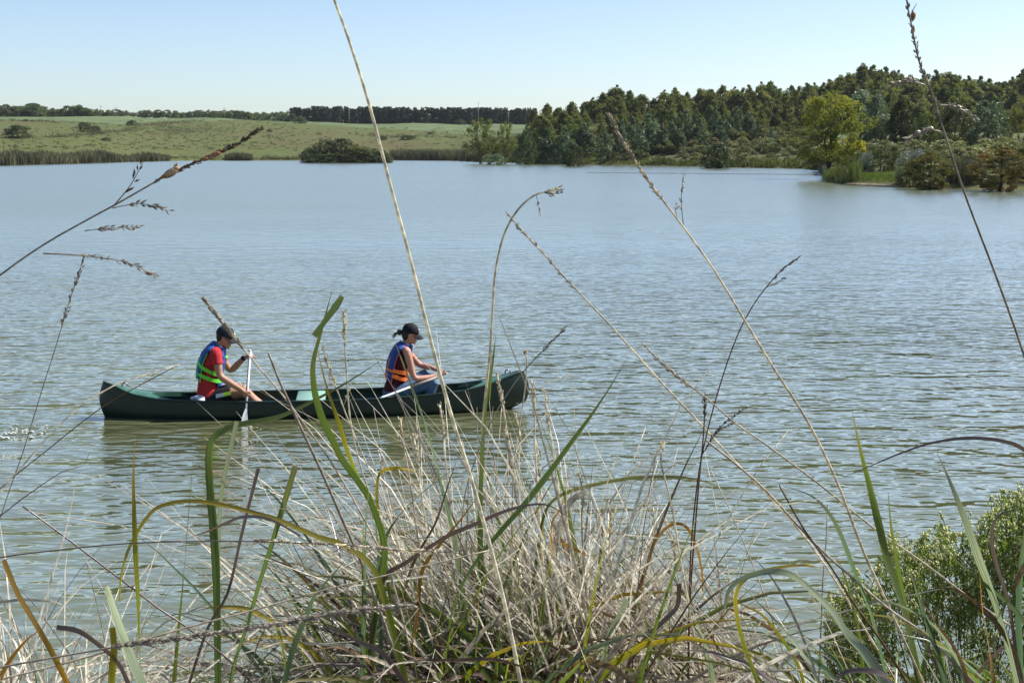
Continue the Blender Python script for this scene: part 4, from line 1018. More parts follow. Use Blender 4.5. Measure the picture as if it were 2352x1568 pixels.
for sg in (-1, 1):
    s.ball(hf.p(0.098, 0.0, sg * 0.034), (hf.f * .014, hf.sd * .028, hf.u * .019), 10, 6); s.tube([hf.p(0.092, .008, sg * .058), hf.p(0.05, .008, sg * .074), hf.p(0.0, .004, sg * .079)], .004, 5)
s.build('sunglasses', m_glass, man, org)
s = MB(); hf.shell(s, [(-0.06, -0.03, -0.070, .045), (-0.03, 0.0, -0.092, .066), (0.0, 0.005, -0.1, .073), (0.035, 0.01, -0.102, .077)], .003); s.build('hair', m_hair, man, org)
wd_ = (hw - el_f).normalized(); wc = wr_f - wd_ * 0.012; s = MB(); s.tube([wc - wd_ * .014, wc + wd_ * .014], .036, 14); s.ball(wc - VA * .03 + ZA * .008, (wd_ * .022, VA * .012, ZA * .022), 10, 6); s.build('wristwatch', m_black, man, org)
tag(man, 'person in red shirt and blue-green life vest paddling at the canoe stern', 'person')

def paddle(top, bottom, blade_len, blade_w, label, flat, shaft_mats, blade_mat):
    root = empty('paddle', top); d = (bottom - top).normalized(); L_ = (bottom - top).length; sd = (Vector(flat) - d * Vector(flat).dot(d)).normalized(); nn = d.cross(sd)
    s = MB(); s.tube([top, top + d * (L_ - blade_len * .8)], .015, 10); s.build('shaft', shaft_mats[0], root, top)
    if shaft_mats[1] is not None:
        s = MB(); q0, q1 = 0.5, 0.98
        s.tube([top.lerp(bottom, .02) - UA * .006, top.lerp(bottom, .75) - UA * .006], .0135, 10); s.build('navy_shade_strip', shaft_mats[1], root, top)  # navy strip on the left; the shaft's shaded side put into colour
    s = MB(); s.tube([top - sd * .045 - d * .01, top - d * .018, top + sd * .045 - d * .01], [.011, .015, .011], 8); s.build('grip', shaft_mats[0], root, top)
    s = MB(); rings = []
    for k in range(11):
        t = k / 10; w = blade_w / 2 * (0.18 + 0.82 * math.sin(min(1, t * 1.9) * math.pi / 2)) * (1 if t < .85 else math.sqrt(max(0.05, 1 - ((t - .85) / .16) ** 2))); th = .012 * (1 - .6 * t) + .003
        c = bottom - d * blade_len * (1 - t); rings.append([c + sd * w * math.cos(q) + nn * th * math.sin(q) for q in (2 * math.pi * j / 12 for j in range(12))])
    s.rings(rings, True); s.build('blade', blade_mat, root, top)
    return tag(root, label, 'paddle')
paddle(pt - pd * .02, pb_ + pd * .32, .46, .18, 'white and navy paddle held upright in the water by the red-shirted person', VA * .95 + UA * .3, (plain('paddle_grey', (.50, .52, .56), .35), m_navyp), plain('paddle_blade', (.20, .22, .26), .5))

# --- the woman in the bow
org = cl(cs(905, 905)[0], 0, 0.22); wo = empty('person', org)
R = [(cp(906, 909), .130, .185), (cp(905, 897), .132, .185), (cp(907, 880), .108, .145), (cp(911, 860), .098, .135), (cp(915, 838), .108, .148), (cp(921, 818), .102, .158), (cp(926, 803), .080, .145), (cp(931, 794), .055, .075), (cp(934, 785), .048, .048)]
hf = HeadFrame(cp(941.5, 767.5), 0.22)
body = MB(); body.rings(torso_rings(R), True); build_head(body, hf, 0.93)
limb(body, [cp(929, 799), cp(934, 787), hf.p(-0.015, -0.05)], [.055, .050, .052])
sh_n, el_n, wr_n = cp(935, 808, -.17), cp(952, 867, -.22), cp(1003, 862, -.12)
limb(body, [cp(930, 803, -.10), sh_n, cp(943, 838, -.20), el_n, cp(976, 868, -.18), wr_n], [.048, .052, .046, .039, .038, .025])
sh_f, el_f, wr_f = cp(937, 808, .17), cp(965, 838, .22), cp(1006, 850, .10)
limb(body, [cp(932, 803, .10), sh_f, cp(950, 824, .20), el_f, cp(984, 842, .17), wr_f], [.048, .050, .044, .040, .036, .025])
hand(body, wr_n, cp(1030, 858, -.08) - wr_n, VA * .5 + ZA * .6, ZA, 0.32, scale=.92)
hand(body, wr_f, cp(1028, 855, .06) - wr_f, -VA * .5 - ZA * .5, -VA, 0.38, scale=.92)
kn_n, kn_f = cp(998, 875, -.15), cp(982, 857, .20)
fuse('body', body, 0.0062, m_skin2, wo, org, 3)
top_ = MB(); top_.rings(torso_rings([(c, a, w) for c, a, w in R[:7]], 0.010, 1), True); fuse('tank_top', top_, 0.009, m_maroon, wo, org, 2)
je = MB(); je.rings(torso_rings([(R[0][0] - ZA * .03, .12, .17), (R[0][0], .142, .20), (R[1][0], .142, .20), (cp(906, 886), .118, .158)]), True)
for hip, kn, lat, dx in ((cp(914, 903, -.10), kn_n, -.15, -.05), (cp(914, 901, .10), kn_f, .20, .02)):
    s_ = (kn - PS).dot(UA); limb(je, [hip, hip.lerp(kn, .5), kn], [.108, .094, .070]); limb(je, [kn, cl(s_ + dx, lat, kn.z * .6 + .04), cl(s_ + dx * 2, lat, .085)], [.070, .066, .052])
fuse('jeans', je, 0.009, m_jeans, wo, org, 2)
for lat, kn, dx in ((-.15, kn_n, -.05), (.20, kn_f, .02)):
    s_ = (kn - PS).dot(UA) + dx * 2; s = MB(); limb(s, [cl(s_ - .05, lat, .075), cl(s_ + .05, lat, .08), cl(s_ + .18, lat, .066)], [.045, .046, .03]); s.build('shoe', m_white, wo, org)
life_vest(wo, org, R, m_blue2, m_orange, 0.62, 1.98, ((3.6, 3.45, .022), (3.1, 2.75, .022)), 2.15)
cap = cap_parts(wo, org, hf, m_black, 0.97, 0.035, 0.075)
s = MB(); s.ball(hf.p(0.100, 0.078), (hf.f * .008, hf.sd * .024, hf.u * .018 - hf.f * .008), 8, 6); s.build('badge', m_white, cap, org)
s = MB(); hf.shell(s, [(-0.085, -0.03, -0.065, .035), (-0.06, -0.005, -0.085, .055), (-0.03, 0.0, -0.098, .068), (0.0, 0.012, -0.1, .073), (0.03, 0.03, -0.1, .076)], .005)
bun = hf.p(-0.135, 0.0); s.ball(bun, (hf.f * .036, hf.sd * .035, hf.u * .04), 12, 8); s.tube([hf.p(-0.09, .015), hf.p(-0.115, .008), bun], [.03, .022, .026], 8)
for k in range(7):
    s.tube([bun, hf.p(-0.165 - .006 * k, -.03, .004 * k - .01), hf.p(-0.185 - .005 * k, -.085 - .01 * (k % 3), .006 * k - .02)], [.007, .004, .0015], 5)
hair = s.build('hair', m_hair, wo, org)
s = MB(); s.tube([hf.p(-0.112, -.012), hf.p(-0.105, .03)], .009, 6); s.build('hair_tie', m_silver, hair, org)
for sg in (-1, 1):
    s = MB(); s.ball(hf.p(0.088, -0.002, sg * .03), (hf.f * .010, hf.sd * .014, hf.u * .007), 8, 6); s.build('eye', m_hair, wo, org)
s = MB(); s.ball(hf.p(0.101, -.071), (hf.f * .006, hf.sd * .02, hf.u * .006), 8, 5); s.build('lips', m_lip, wo, org)
s = MB(); s.ball(hf.p(-.004, -.05, -.074), (hf.f * .005, hf.sd * .005, hf.u * .006), 8, 5); s.build('earring', m_silver, wo, org)
tag(wo, 'person with ponytail, black cap and blue-orange life vest sitting at the bow', 'person')
root = empty('phone', cp(1027, 852, .0)); s = MB(); p = cp(1027, 852, .0); s.box(p, .085, .045, .010, (UA * .95 - ZA * .1).normalized(), VA, (ZA * .95 + UA * .1).normalized()); o = s.build('casing', m_glass, root, p, False)
tag(root, 'small black handheld device above the hands of the person at the bow', 'phone')
paddle(cp(1004, 866, -.22), cp(872, 914, -.36), .42, .15, 'white-bladed paddle lying across the lap of the person at the bow', VA * 1.0 + UA * .1, (plain('tan_shaft', (0.30, 0.24, 0.22), .5), None), m_white)
p = cp(452, 916, -.22); s = MB()
for k in range(7):
    s.ball(p + UA * rnd.uniform(-.06, .06) + ZA * rnd.uniform(-.03, .025) + VA * rnd.uniform(-.05, .05), (UA * rnd.uniform(.03, .06), VA * rnd.uniform(.03, .05), ZA * rnd.uniform(.018, .035)), 8, 6)
o = fuse('cloth_bundle', s, .009, m_silver, None, p, 2); o.location = p; tag(o, 'small crumpled pale bundle behind the person in the red shirt', 'bundle')

# froth and drops where the paddle entered
s = MB()
for _ in range(46):
    a = rnd.uniform(0, 6.28); r = rnd.uniform(.05, .34) * (1 if rnd.random() < .7 else .5); q = SWIRL + Vector((r * math.cos(a) * 1.1, r * math.sin(a) * 1.3, .006))
    k = rnd.uniform(.005, .016); s.ball(q, ((k * rnd.uniform(1, 2.4), 0, 0), (0, k, 0), (0, 0, k * .5)), 6, 4)
for _ in range(16):
    a = rnd.uniform(0, 6.28); r = rnd.uniform(.02, .16); q = PUDDLE + Vector((r * math.cos(a) * 1.4, r * math.sin(a), .006)); k = rnd.uniform(.003, .009); s.ball(q, ((k * 1.6, 0, 0), (0, k, 0), (0, 0, k * .6)), 6, 4)
tag(s.build('froth', plain('froth', (.75, .78, .74), .25, .05)), 'white froth on the paddle swirls behind and beside the canoe', 'froth', kind='stuff')
# ------------------------------------------------------------------ foreground grasses on the near bank
GM = {
 'straw': foliage('dry_straw', (0.43, 0.38, 0.32), (0.65, 0.595, 0.52), 0.35, 3.0, 0.22, 0.012, rough=0.4, spec=0.5, fine=60, blade=(0.30,0.24,0.18)),
 'grey': foliage('grey_straw', (0.31, 0.275, 0.24), (0.47, 0.425, 0.38), 0.3, 3.0, 0.2, 0.012, rough=0.4, spec=0.5, fine=60, blade=(0.20,0.155,0.12)),
 'pale': foliage('bleached_straw', (0.63, 0.59, 0.53), (0.79, 0.755, 0.70), 0.4, 3.0, 0.1, 0.01, rough=0.35, spec=0.6, fine=60, blade=(0.44,0.38,0.31)),
 'green': foliage('green_blade', (0.080, 0.118, 0.030), (0.150, 0.200, 0.052), 0.45, 2.0, 0.2, 0.012, rough=0.35, spec=0.5, tip=((0.26, 0.21, 0.10), 0.86, 1.1), blade=(0.16,0.13,0.045)),
 'ygreen': foliage('yellow_green_blade', (0.13, 0.165, 0.030), (0.22, 0.255, 0.050), 0.45, 2.0, 0.12, 0.01, rough=0.35, spec=0.5, tip=((0.40, 0.28, 0.05), 0.75, 1.1), blade=(0.28,0.19,0.05)),
 'blue': foliage('blue_green_blade', (0.065, 0.115, 0.060), (0.13, 0.19, 0.105), 0.35, 2.0, 0.15, 0.01, rough=0.3, spec=0.6, tip=((0.26, 0.25, 0.15), 0.85, 1.1), blade=(0.15,0.15,0.07)),
 'silver': foliage('silver_green_blade', (0.17, 0.22, 0.13), (0.30, 0.34, 0.22), 0.35, 2.0, 0.12, 0.01, rough=0.3, spec=0.6, blade=(0.13,0.15,0.08)),
 'brown': foliage('brown_blade', (0.095, 0.060, 0.035), (0.19, 0.125, 0.075), 0.3, 3.0, 0.25, 0.015, rough=0.45, spec=0.4, fine=50, blade=(0.22,0.16,0.10)),
 'orange': foliage('orange_blade', (0.20, 0.115, 0.035), (0.36, 0.215, 0.065), 0.4, 3.0, 0.15, 0.01, rough=0.45, spec=0.4, blade=(0.14,0.08,0.04)),
 'purple': foliage('purple_brown_blade', (0.085, 0.060, 0.058), (0.17, 0.125, 0.115), 0.25, 3.0, 0.2, 0.01, rough=0.3, spec=0.6, blade=(0.16,0.12,0.09)),
}
def px_path(pts, Y0, Y1):
    """pts tip first; depth goes from Y1 at the tip to Y0 at the foot, then the foot is carried down to the bank"""
    n = len(pts); acc = [0.0]
    for a, b2 in zip(pts, pts[1:]): acc.append(acc[-1] + math.hypot(b2[0] - a[0], b2[1] - a[1]))
    return [at(p[0], p[1], Y1 + (Y0 - Y1) * acc[i] / acc[-1]) for i, p in enumerate(pts)]
def to_bank(P):
    """continue a path from its last point down to the soil"""
    d = (P[-1] - P[-2]).normalized(); p = P[-1].copy(); out = list(P)
    for _ in range(24):
        if p.z <= bank_z(p.x, p.y) - 0.02: break
        d = (d + Vector((0, 0, -0.22))).normalized(); p = p + d * 0.12; out.append(p.copy())
    return out
def view_n(p): return (Vector((0, 0, CAMZ)) - p).normalized()
def add_stem(parent, org, pts, Y0, Y1, w0, w1, mat, name='stem', foot=True):
    """w0/w1: widths at foot/tip in the photograph's pixels"""
    P = px_path(pts, Y0, Y1); n_in = len(P)
    if foot: P = to_bank(P)
    P = smooth_path(P, 3); m = len(P); R = [(w1 + (w0 - w1) * (i / (m - 1)) ** 0.7) / F_ * (Y0 + Y1) / 4 for i in range(m)]
    mb = MB(); mb.tube(P, R, 6); mb.build(name, GM[mat], parent, org); return P
def add_blade(parent, org, pts, Y0, Y1, wpx, mat, name='blade', foot=True, prof_=None, twist=0.5, fold=0.16):
    P = px_path(pts, Y0, Y1)
    if foot: P = to_bank(P)
    P = smooth_path(P, 4); m = len(P); Wd = []; N = []; ph = rnd.uniform(-.6, .6); tw2 = rnd.uniform(.6, 1.5) * rnd.choice((-1, 1)) if twist > .3 else twist; w1_ = rnd.uniform(0, 6)
    for i, p in enumerate(P):
        t = i / (m - 1); f = prof_(t) if prof_ else min(1.0, 0.06 + t * 3.2) * (1.0 if t < .8 else 1 - .35 * (t - .8) / .2)
        Wd.append(max(0.0012, .88 * (1 + .10 * math.sin(w1_ + 9 * t) + rnd.uniform(-.06, .06)) * wpx * f / F_ * (Y0 + Y1) / 2)); a = ph + tw2 * math.sin(t * 4.0 + ph * 3) * (1 - .5 * t)
        v = view_n(p); sd = Vector((1, 0, 0)); N.append(v * math.cos(a) + sd * math.sin(a))
    mb = MB(); mb.ribbon(P, Wd, N, fold); return mb.build(name, GM[mat], parent, org)
def spikelets(P, i0, i1, n, size, mat, parent, org, spread=1.0, name='seed_head'):
    """small scaly seeds crowded along part of a stem"""
    mb = MB()
    for k in range(n):
        t = i0 + (i1 - i0) * rnd.random(); i = min(len(P) - 2, int(t)); p = P[i].lerp(P[i + 1], t - i); d = (P[i] - P[i + 1]).normalized()
        o = Vector((rnd.gauss(0, 1), rnd.gauss(0, 1), rnd.gauss(0, 1))); o = (o - d * o.dot(d)).normalized(); ax = (d * 0.9 + o * rnd.uniform(.15, .6)).normalized(); L_ = size * rnd.uniform(.6, 1.3)
        q = p + o * size * .18 * spread; sd = ax.cross(o).normalized() * L_ * .2; up = ax.cross(sd).normalized() * L_ * .16
        n0 = len(mb.v); mb.v += [q, q + ax * L_ * .45 + sd, q + ax * L_ * .45 + up, q + ax * L_ * .45 - sd, q + ax * L_ * .45 - up, q + ax * L_]
        for a, b2 in ((1, 2), (2, 3), (3, 4), (4, 1)): mb.f += [(n0, n0 + b2, n0 + a), (n0 + 5, n0 + a, n0 + b2)]
    o = mb.build(name, GM[mat], parent, org, smooth=False); return o
def side_spike(pts, Y, w, mat, root, org, n=40, size=.012, name='side_spike'):
    P = smooth_path([at(a, b2, Y) for a, b2 in pts], 4); mb = MB(); m = len(P); mb.tube(P, [w / F_ * Y / 2 * (1 - .6 * i / m) for i in range(m)], 5)
    o = mb.build(name, GM[mat], root, org)
    if n: spikelets(list(reversed(P)), 0, m * .65, n, size, mat, o, org)
    return o
def husk(px, py, Y, L_, ang, mat, root, org):
    """papery husk clinging to a stem"""
    c = at(px, py, Y); d = Vector((math.cos(ang), 0, math.sin(ang))); u = Vector((-math.sin(ang), 0, math.cos(ang))); mb = MB()
    mb.ball(c, (d * L_ / 2, Vector((0, L_ * .2, 0)), u * L_ * .24), 10, 8)
    for k in range(5):
        q = c + d * L_ * rnd.uniform(.1, .45) + u * L_ * rnd.uniform(.0, .2); mb.tube([q, q + d * L_ * .25 + u * L_ * rnd.uniform(.1, .35)], [L_ * .07, L_ * .015], 5)
    mb.build('husk', mat, root, org)
def tall_stem(pts, Y0, Y1, w0, w1, mat, label, head=None, spikes=(), husks=(), off=False, cat='tall grass'):
    org = at(*pts[-1], Y0); org.z = bank_z(org.x, org.y); root = empty('tall_grass', org)
    P = add_stem(root, org, pts, Y0, Y1, w0 * .78, w1 * .8, mat)
    if head: spikelets(P, head[0] * 3, head[1] * 3, head[2], head[3], head[4] if len(head) > 4 else mat, root, org)
    for sp in spikes: side_spike(sp[0], sp[1], sp[2], sp[3], root, org, *sp[4:])
    for h in husks: husk(*h, root, org)
    return tag(root, label, cat, 'tall grass stems on the near bank')
m_husk = plain('papery_husk', (0.36, 0.25, 0.155), 0.8, 0.5, 160.0, 0.2); m_husk2 = plain('rusty_husk', (0.28, 0.155, 0.075), 0.8, 0.5, 160.0, 0.2)

tall_stem([(752, -60), (768, 0), (800, 88), (848, 240), (898, 430), (944, 600), (984, 760), (1016, 880), (1046, 985), (1080, 1090), (1122, 1240), (1160, 1390), (1196, 1568)], 3.0, 2.7, 15, 6, 'pale', 'long thick pale stem rising past the bow paddler to the top edge')
tall_stem([(2076, -50), (2082, 0), (2096, 70), (2112, 145), (2145, 230), (2180, 340), (2225, 470), (2290, 640), (2352, 815), (2430, 1060), (2520, 1400)], 3.1, 2.9, 10, 3, 'grey', 'tall grey stem before the wood at the upper right',
          head=(0, 4.2, 80, .012), spikes=(([(2124, 196), (2090, 187), (2048, 195)], 2.95, 5, 'grey', 40, .012), ([(2154, 242), (2195, 246), (2238, 270)], 2.95, 6, 'grey', 45, .012), ([(2167, 305), (2130, 299), (2083, 320)], 2.95, 6, 'grey', 45, .012), ([(2090, 40), (2098, 22), (2106, 8)], 2.95, 3, 'grey', 0)),
          husks=((2097, 40, 2.95, .022, 1.2, m_husk2), (2097, 70, 2.95, .018, 1.5, m_husk2)))
tall_stem([(600, 296), (550, 328), (500, 352), (440, 378), (385, 402), (330, 433), (265, 470), (200, 505), (100, 562), (0, 632), (-120, 730), (-220, 900), (-260, 1200)], 2.4, 2.2, 7, 3.5, 'grey', 'brown seeding stem slanting in from the left edge across the far shore',
          head=(0, 4.6, 260, .0075, 'brown'), spikes=(([(262, 472), (300, 425), (330, 370)], 2.22, 3, 'brown', 10, .012), ([(258, 478), (300, 470), (340, 470), (392, 486)], 2.22, 3, 'grey', 34, .010), ([(195, 530), (250, 524), (320, 522)], 2.25, 3, 'grey', 34, .010), ([(100, 582), (190, 587), (290, 602), (356, 634)], 2.28, 4, 'grey', 50, .010)),
          husks=((392, 397, 2.2, .028, .5, m_husk), (402, 390, 2.2, .018, .7, m_husk), (382, 404, 2.2, .017, .3, m_husk2), (495, 354, 2.2, .018, .4, m_husk2), (487, 359, 2.2, .014, .6, m_husk), (470, 366, 2.2, .012, .4, m_husk2)))
tall_stem([(1284, 434), (1255, 440), (1225, 450), (1190, 481), (1162, 528), (1146, 580), (1136, 640), (1131, 720), (1126, 800), (1118, 880), (1110, 960), (1107, 1060), (1104, 1180), (1110, 1400), (1116, 1568)], 3.7, 3.6, 9, 5, 'pale', 'pale stem hooked over at its top right of the bow paddler',
          head=(0, 1.2, 14, .018), spikes=(([(1250, 442), (1268, 446), (1290, 440)], 3.6, 3, 'grey', 14, .014), ([(1232, 450), (1236, 468), (1241, 492)], 3.6, 2, 'grey', 14, .010)))
tall_stem([(1163, 488), (1200, 530), (1250, 585), (1300, 640), (1345, 688), (1400, 745), (1460, 812), (1530, 890), (1620, 985), (1700, 1072), (1800, 1175), (1880, 1275), (1960, 1400), (2060, 1568)], 3.9, 3.6, 8, 3, 'straw', 'thin pale stem slanting from the water centre down to the lower right', head=(0, 3.5, 60, .012))
tall_stem([(1399, 266), (1440, 340), (1500, 430), (1570, 522), (1640, 620), (1710, 735), (1780, 850), (1840, 942), (1890, 1035), (1936, 1140), (1985, 1270), (2040, 1390), (2120, 1568)], 3.4, 3.2, 11, 3.5, 'straw', 'long grey stem with a seed spike crossing the right shore and open water', head=(0, 2.3, 150, .011), spikes=(([(1570, 522), (1565, 455), (1572, 396)], 3.25, 2.5, 'grey', 14, .010), ([(1555, 500), (1552, 485), (1556, 470)], 3.25, 2, 'grey', 6, .010)))
tall_stem([(1838, 589), (1800, 616), (1750, 672), (1712, 732), (1682, 800), (1652, 890), (1626, 985), (1606, 1080), (1592, 1200), (1584, 1330), (1580, 1568)], 3.6, 3.5, 6, 2.2, 'brown', 'dark thin stem bending right over the open water right of the canoe', head=(0, 1.6, 26, .010), spikes=(([(1760, 660), (1785, 648), (1802, 637)], 3.5, 2, 'brown', 8, .009),))
tall_stem([(1620, 900), (1618, 960), (1614, 1020), (1606, 1100), (1596, 1220), (1586, 1360), (1580, 1568)], 3.6, 3.55, 7, 3.5, 'purple', 'short dark stem standing beside the bending thin one', head=(0.2, 1.2, 20, .014), spikes=(([(1612, 1045), (1650, 985), (1714, 935)], 3.55, 2.5, 'brown', 40, .010), ([(1612, 1045), (1650, 990), (1690, 968)], 3.55, 2, 'brown', 20, .010)))
tall_stem([(468, 687), (510, 738), (552, 792), (600, 850), (650, 908), (700, 975), (760, 1060), (830, 1180), (900, 1330), (960, 1568)], 3.3, 3.1, 7, 4, 'grey', 'stem with a fuzzy head crossing the cap of the stern paddler', head=(0, 2.2, 260, .0105))
tall_stem([(617, 811), (640, 870), (668, 932), (702, 1005), (742, 1090), (792, 1205), (850, 1340), (930, 1568)], 3.2, 3.1, 12, 7, 'grey', 'stiff cut-off grey stem between the stern paddler and the canoe middle')
tall_stem([(191, 596), (160, 690), (130, 790), (95, 900), (52, 1040), (10, 1160), (-40, 1330), (-80, 1568)], 3.2, 3.1, 4, 2.4, 'grey', 'thin dark stem with a narrow spike at the left above the swirl', head=(0, 1.6, 50, .012))
tall_stem([(412, 837), (330, 862), (260, 886), (180, 937), (112, 1000), (50, 1072), (0, 1130), (-60, 1240), (-110, 1500)], 3.0, 2.9, 6, 3, 'pale', 'bleached stem arching from the left edge to the canoe stern')
tall_stem([(398, 844), (300, 896), (220, 945), (100, 1040), (0, 1122), (-100, 1230), (-160, 1500)], 3.1, 3.0, 4, 2.5, 'brown', 'thin dark stem below the bleached one at the canoe stern')
tall_stem([(1050, 1268), (900, 1262), (800, 1252), (650, 1245), (500, 1242), (300, 1247), (120, 1264), (0, 1280), (-120, 1310), (-220, 1420)], 2.9, 2.9, 6, 3, 'purple', 'long brown stem lying level across the lower left water', head=(0, 3.5, 130, .013, 'straw'))
tall_stem([(1120, 1264), (1000, 1293), (860, 1327), (747, 1354), (588, 1399), (405, 1447), (243, 1496), (100, 1535), (-20, 1566), (-160, 1620)], 2.7, 2.8, 9, 4, 'straw', 'long pale stem leaning up rightwards from the lower left corner')
tall_stem([(950, 1388), (828, 1400), (706, 1419), (588, 1440), (430, 1462), (283, 1482), (120, 1510), (0, 1532), (-120, 1560), (-200, 1620)], 2.5, 2.5, 8, 5, 'grey', 'fuzzy grey seed stem lying low over the bottom left', head=(0, 5.2, 420, .014))
tall_stem([(52, 1162), (100, 1196), (162, 1242), (283, 1334), (364, 1396), (430, 1440), (520, 1510), (590, 1580)], 3.2, 3.1, 8, 5, 'purple', 'stiff broken stem slanting down right over the lower left water')
tall_stem([(1480, 793), (1540, 852), (1620, 912), (1690, 972), (1764, 1024), (1885, 1114), (2007, 1212), (2128, 1297), (2229, 1374), (2352, 1459), (2480, 1568)], 3.5, 3.4, 9, 3, 'straw', 'straight pale stem slanting to the bottom right corner', head=(0, 1.6, 60, .012))
tall_stem([(1620, 1010), (1690, 1065), (1764, 1131), (1865, 1241), (1966, 1334), (2047, 1402), (2128, 1460), (2260, 1590)], 3.3, 3.3, 9, 6, 'grey', 'grey-brown stem slanting through the right tussock under the straight pale one')
tall_stem([(1790, 1114), (1845, 1212), (1906, 1297), (1966, 1392), (2027, 1475), (2090, 1580)], 3.2, 3.2, 9, 5, 'brown', 'short brown stem standing left of the tall green blades at right')
tall_stem([(790, 716), (792, 790), (796, 860), (804, 960), (822, 1050), (850, 1140), (890, 1300), (940, 1568)], 3.6, 3.5, 6, 4, 'pale', 'pale straight stem with a seed spike over the canoe middle', head=(0, 1.0, 60, .012))
tall_stem([(742, 800), (758, 850), (778, 905), (800, 965), (840, 1060), (890, 1180), (960, 1400), (1000, 1568)], 3.7, 3.6, 6, 3, 'pale', 'pale stem with a loose head leaning over the canoe middle', head=(0, 1.6, 60, .012), spikes=(([(778, 905), (765, 880), (757, 862)], 3.6, 2, 'straw', 10, .01), ([(790, 930), (800, 905), (803, 890)], 3.6, 2, 'straw', 10, .01)))
tall_stem([(1522, 1018), (1518, 1060), (1530, 1110), (1546, 1180), (1560, 1270), (1580, 1380), (1610, 1568)], 3.6, 3.5, 9, 4, 'pale', 'bleached crooked stem with a small tuft right of the dry heap', head=(0, .6, 14, .014), spikes=(([(1522, 1090), (1545, 1068), (1568, 1058)], 3.5, 2, 'straw', 10, .01),))
tall_stem([(1302, 748), (1250, 802), (1205, 850), (1165, 905), (1130, 965), (1090, 1060), (1060, 1200), (1050, 1568)], 3.6, 3.5, 5, 2.2, 'grey', 'thin dark stem leaning right over the canoe bow', head=(0, 1.2, 40, .011))
tall_stem([(1205, 805), (1210, 830), (1205, 900), (1192, 985), (1180, 1080), (1175, 1300), (1180, 1568)], 3.7, 3.7, 6, 3, 'straw', 'upright straw stem with a small brown tip over the canoe bow', head=(0, .6, 20, .012))

# --- tussocks: every long blade is a part of its tussock
def tussock(px, Y, label):
    p = at(px, 1568, Y); p.z = bank_z(p.x, p.y); return tag(empty('grass_tussock', p), label, 'grass tussock', 'grass tussocks on the near bank'), p
t_left, o_left = tussock(60, 3.3, 'sparse tussock of dry curled leaves at the bottom left corner')
t_mid, o_mid = tussock(520, 3.4, 'sparse tussock of upright green and brown blades before the canoe stern')
t_cen, o_cen = tussock(1050, 3.6, 'dense green and straw tussock at the bottom centre before the canoe')
t_dry, o_dry = tussock(1560, 3.9, 'leaning heap of dry bleached straw right of the central tussock')
t_rig, o_rig = tussock(2150, 3.4, 'tussock of broad green and blue-green blades at the bottom right')
cut = lambda t: 1.0 if t < .85 else 1 - .3 * (t - .85) / .15
# middle tussock
add_blade(t_mid, o_mid, [(871, 830), (799, 877), (745, 907), (690, 935), (634, 959), (551, 975), (507, 992), (486, 1014), (480, 1050), (482, 1115), (490, 1217), (496, 1318), (498, 1419), (500, 1568)], 3.2, 3.3, 19, 'green')
add_blade(t_mid, o_mid, [(544, 967), (526, 1047), (510, 1127), (504, 1217), (500, 1350), (500, 1568)], 3.3, 3.2, 13, 'silver', prof_=cut)
add_blade(t_mid, o_mid, [(310, 1002), (306, 1095), (308, 1176), (312, 1277), (318, 1378), (322, 1500), (326, 1590)], 3.0, 3.0, 17, 'ygreen')
add_blade(t_mid, o_mid, [(445, 1043), (437, 1136), (429, 1237), (421, 1338), (409, 1459), (399, 1580)], 3.2, 3.2, 12, 'green')
add_blade(t_mid, o_mid, [(275, 1380), (279, 1322), (299, 1253), (344, 1180), (384, 1157), (441, 1150), (506, 1158), (588, 1178), (646, 1196), (727, 1231), (795, 1254), (860, 1310), (900, 1440)], 3.1, 3.0, 18, 'ygreen', prof_=lambda t: .35 + .65 * min(1, t * 1.6))
add_blade(t_mid, o_mid, [(243, 1348), (259, 1399), (283, 1467), (316, 1548), (340, 1600)], 2.7, 2.7, 30, 'silver', prof_=cut)
add_blade(t_mid, o_mid, [(678, 1071), (654, 1152), (625, 1249), (597, 1338), (569, 1435), (544, 1508), (530, 1570)], 3.1, 3.1, 17, 'green', prof_=cut)
add_blade(t_mid, o_mid, [(593, 1075), (569, 1168), (551, 1241), (522, 1362), (478, 1439), (437, 1560)], 3.1, 3.1, 10, 'purple', prof_=cut)
add_blade(t_mid, o_mid, [(360, 1268), (420, 1238), (470, 1222), (520, 1200), (560, 1186), (620, 1192), (690, 1230)], 3.0, 3.0, 8, 'purple', foot=False)
add_blade(t_mid, o_mid, [(258, 1440), (262, 1490), (258, 1540), (256, 1590)], 2.7, 2.7, 18, 'ygreen', prof_=cut)
add_blade(t_mid, o_mid, [(440, 1405), (500, 1392), (560, 1395), (600, 1412), (640, 1450), (660, 1568)], 3.2, 3.2, 11, 'ygreen')
# left tussock
add_blade(t_left, o_left, [(8, 1285), (40, 1362), (81, 1431), (121, 1500), (160, 1580)], 2.7, 2.6, 15, 'orange', prof_=cut)
add_blade(t_left, o_left, [(100, 1440), (60, 1470), (20, 1520), (-10, 1580)], 2.6, 2.6, 14, 'orange')
add_blade(t_left, o_left, [(130, 1440), (180, 1448), (230, 1482), (270, 1520), (300, 1580)], 2.7, 2.7, 13, 'purple', prof_=cut)
add_blade(t_left, o_left, [(187, 1084), (172, 1120), (160, 1180), (140, 1260), (112, 1350), (90, 1430), (70, 1568)], 3.1, 3.1, 6, 'pale')
add_blade(t_left, o_left, [(205, 1040), (190, 1068), (140, 1085), (80, 1125), (20, 1170), (-40, 1240), (-60, 1500)], 3.1, 3.1, 4, 'purple')
add_blade(t_left, o_left, [(180, 1425), (150, 1390), (90, 1378), (20, 1380), (-40, 1400), (-80, 1500)], 2.9, 2.9, 9, 'straw')
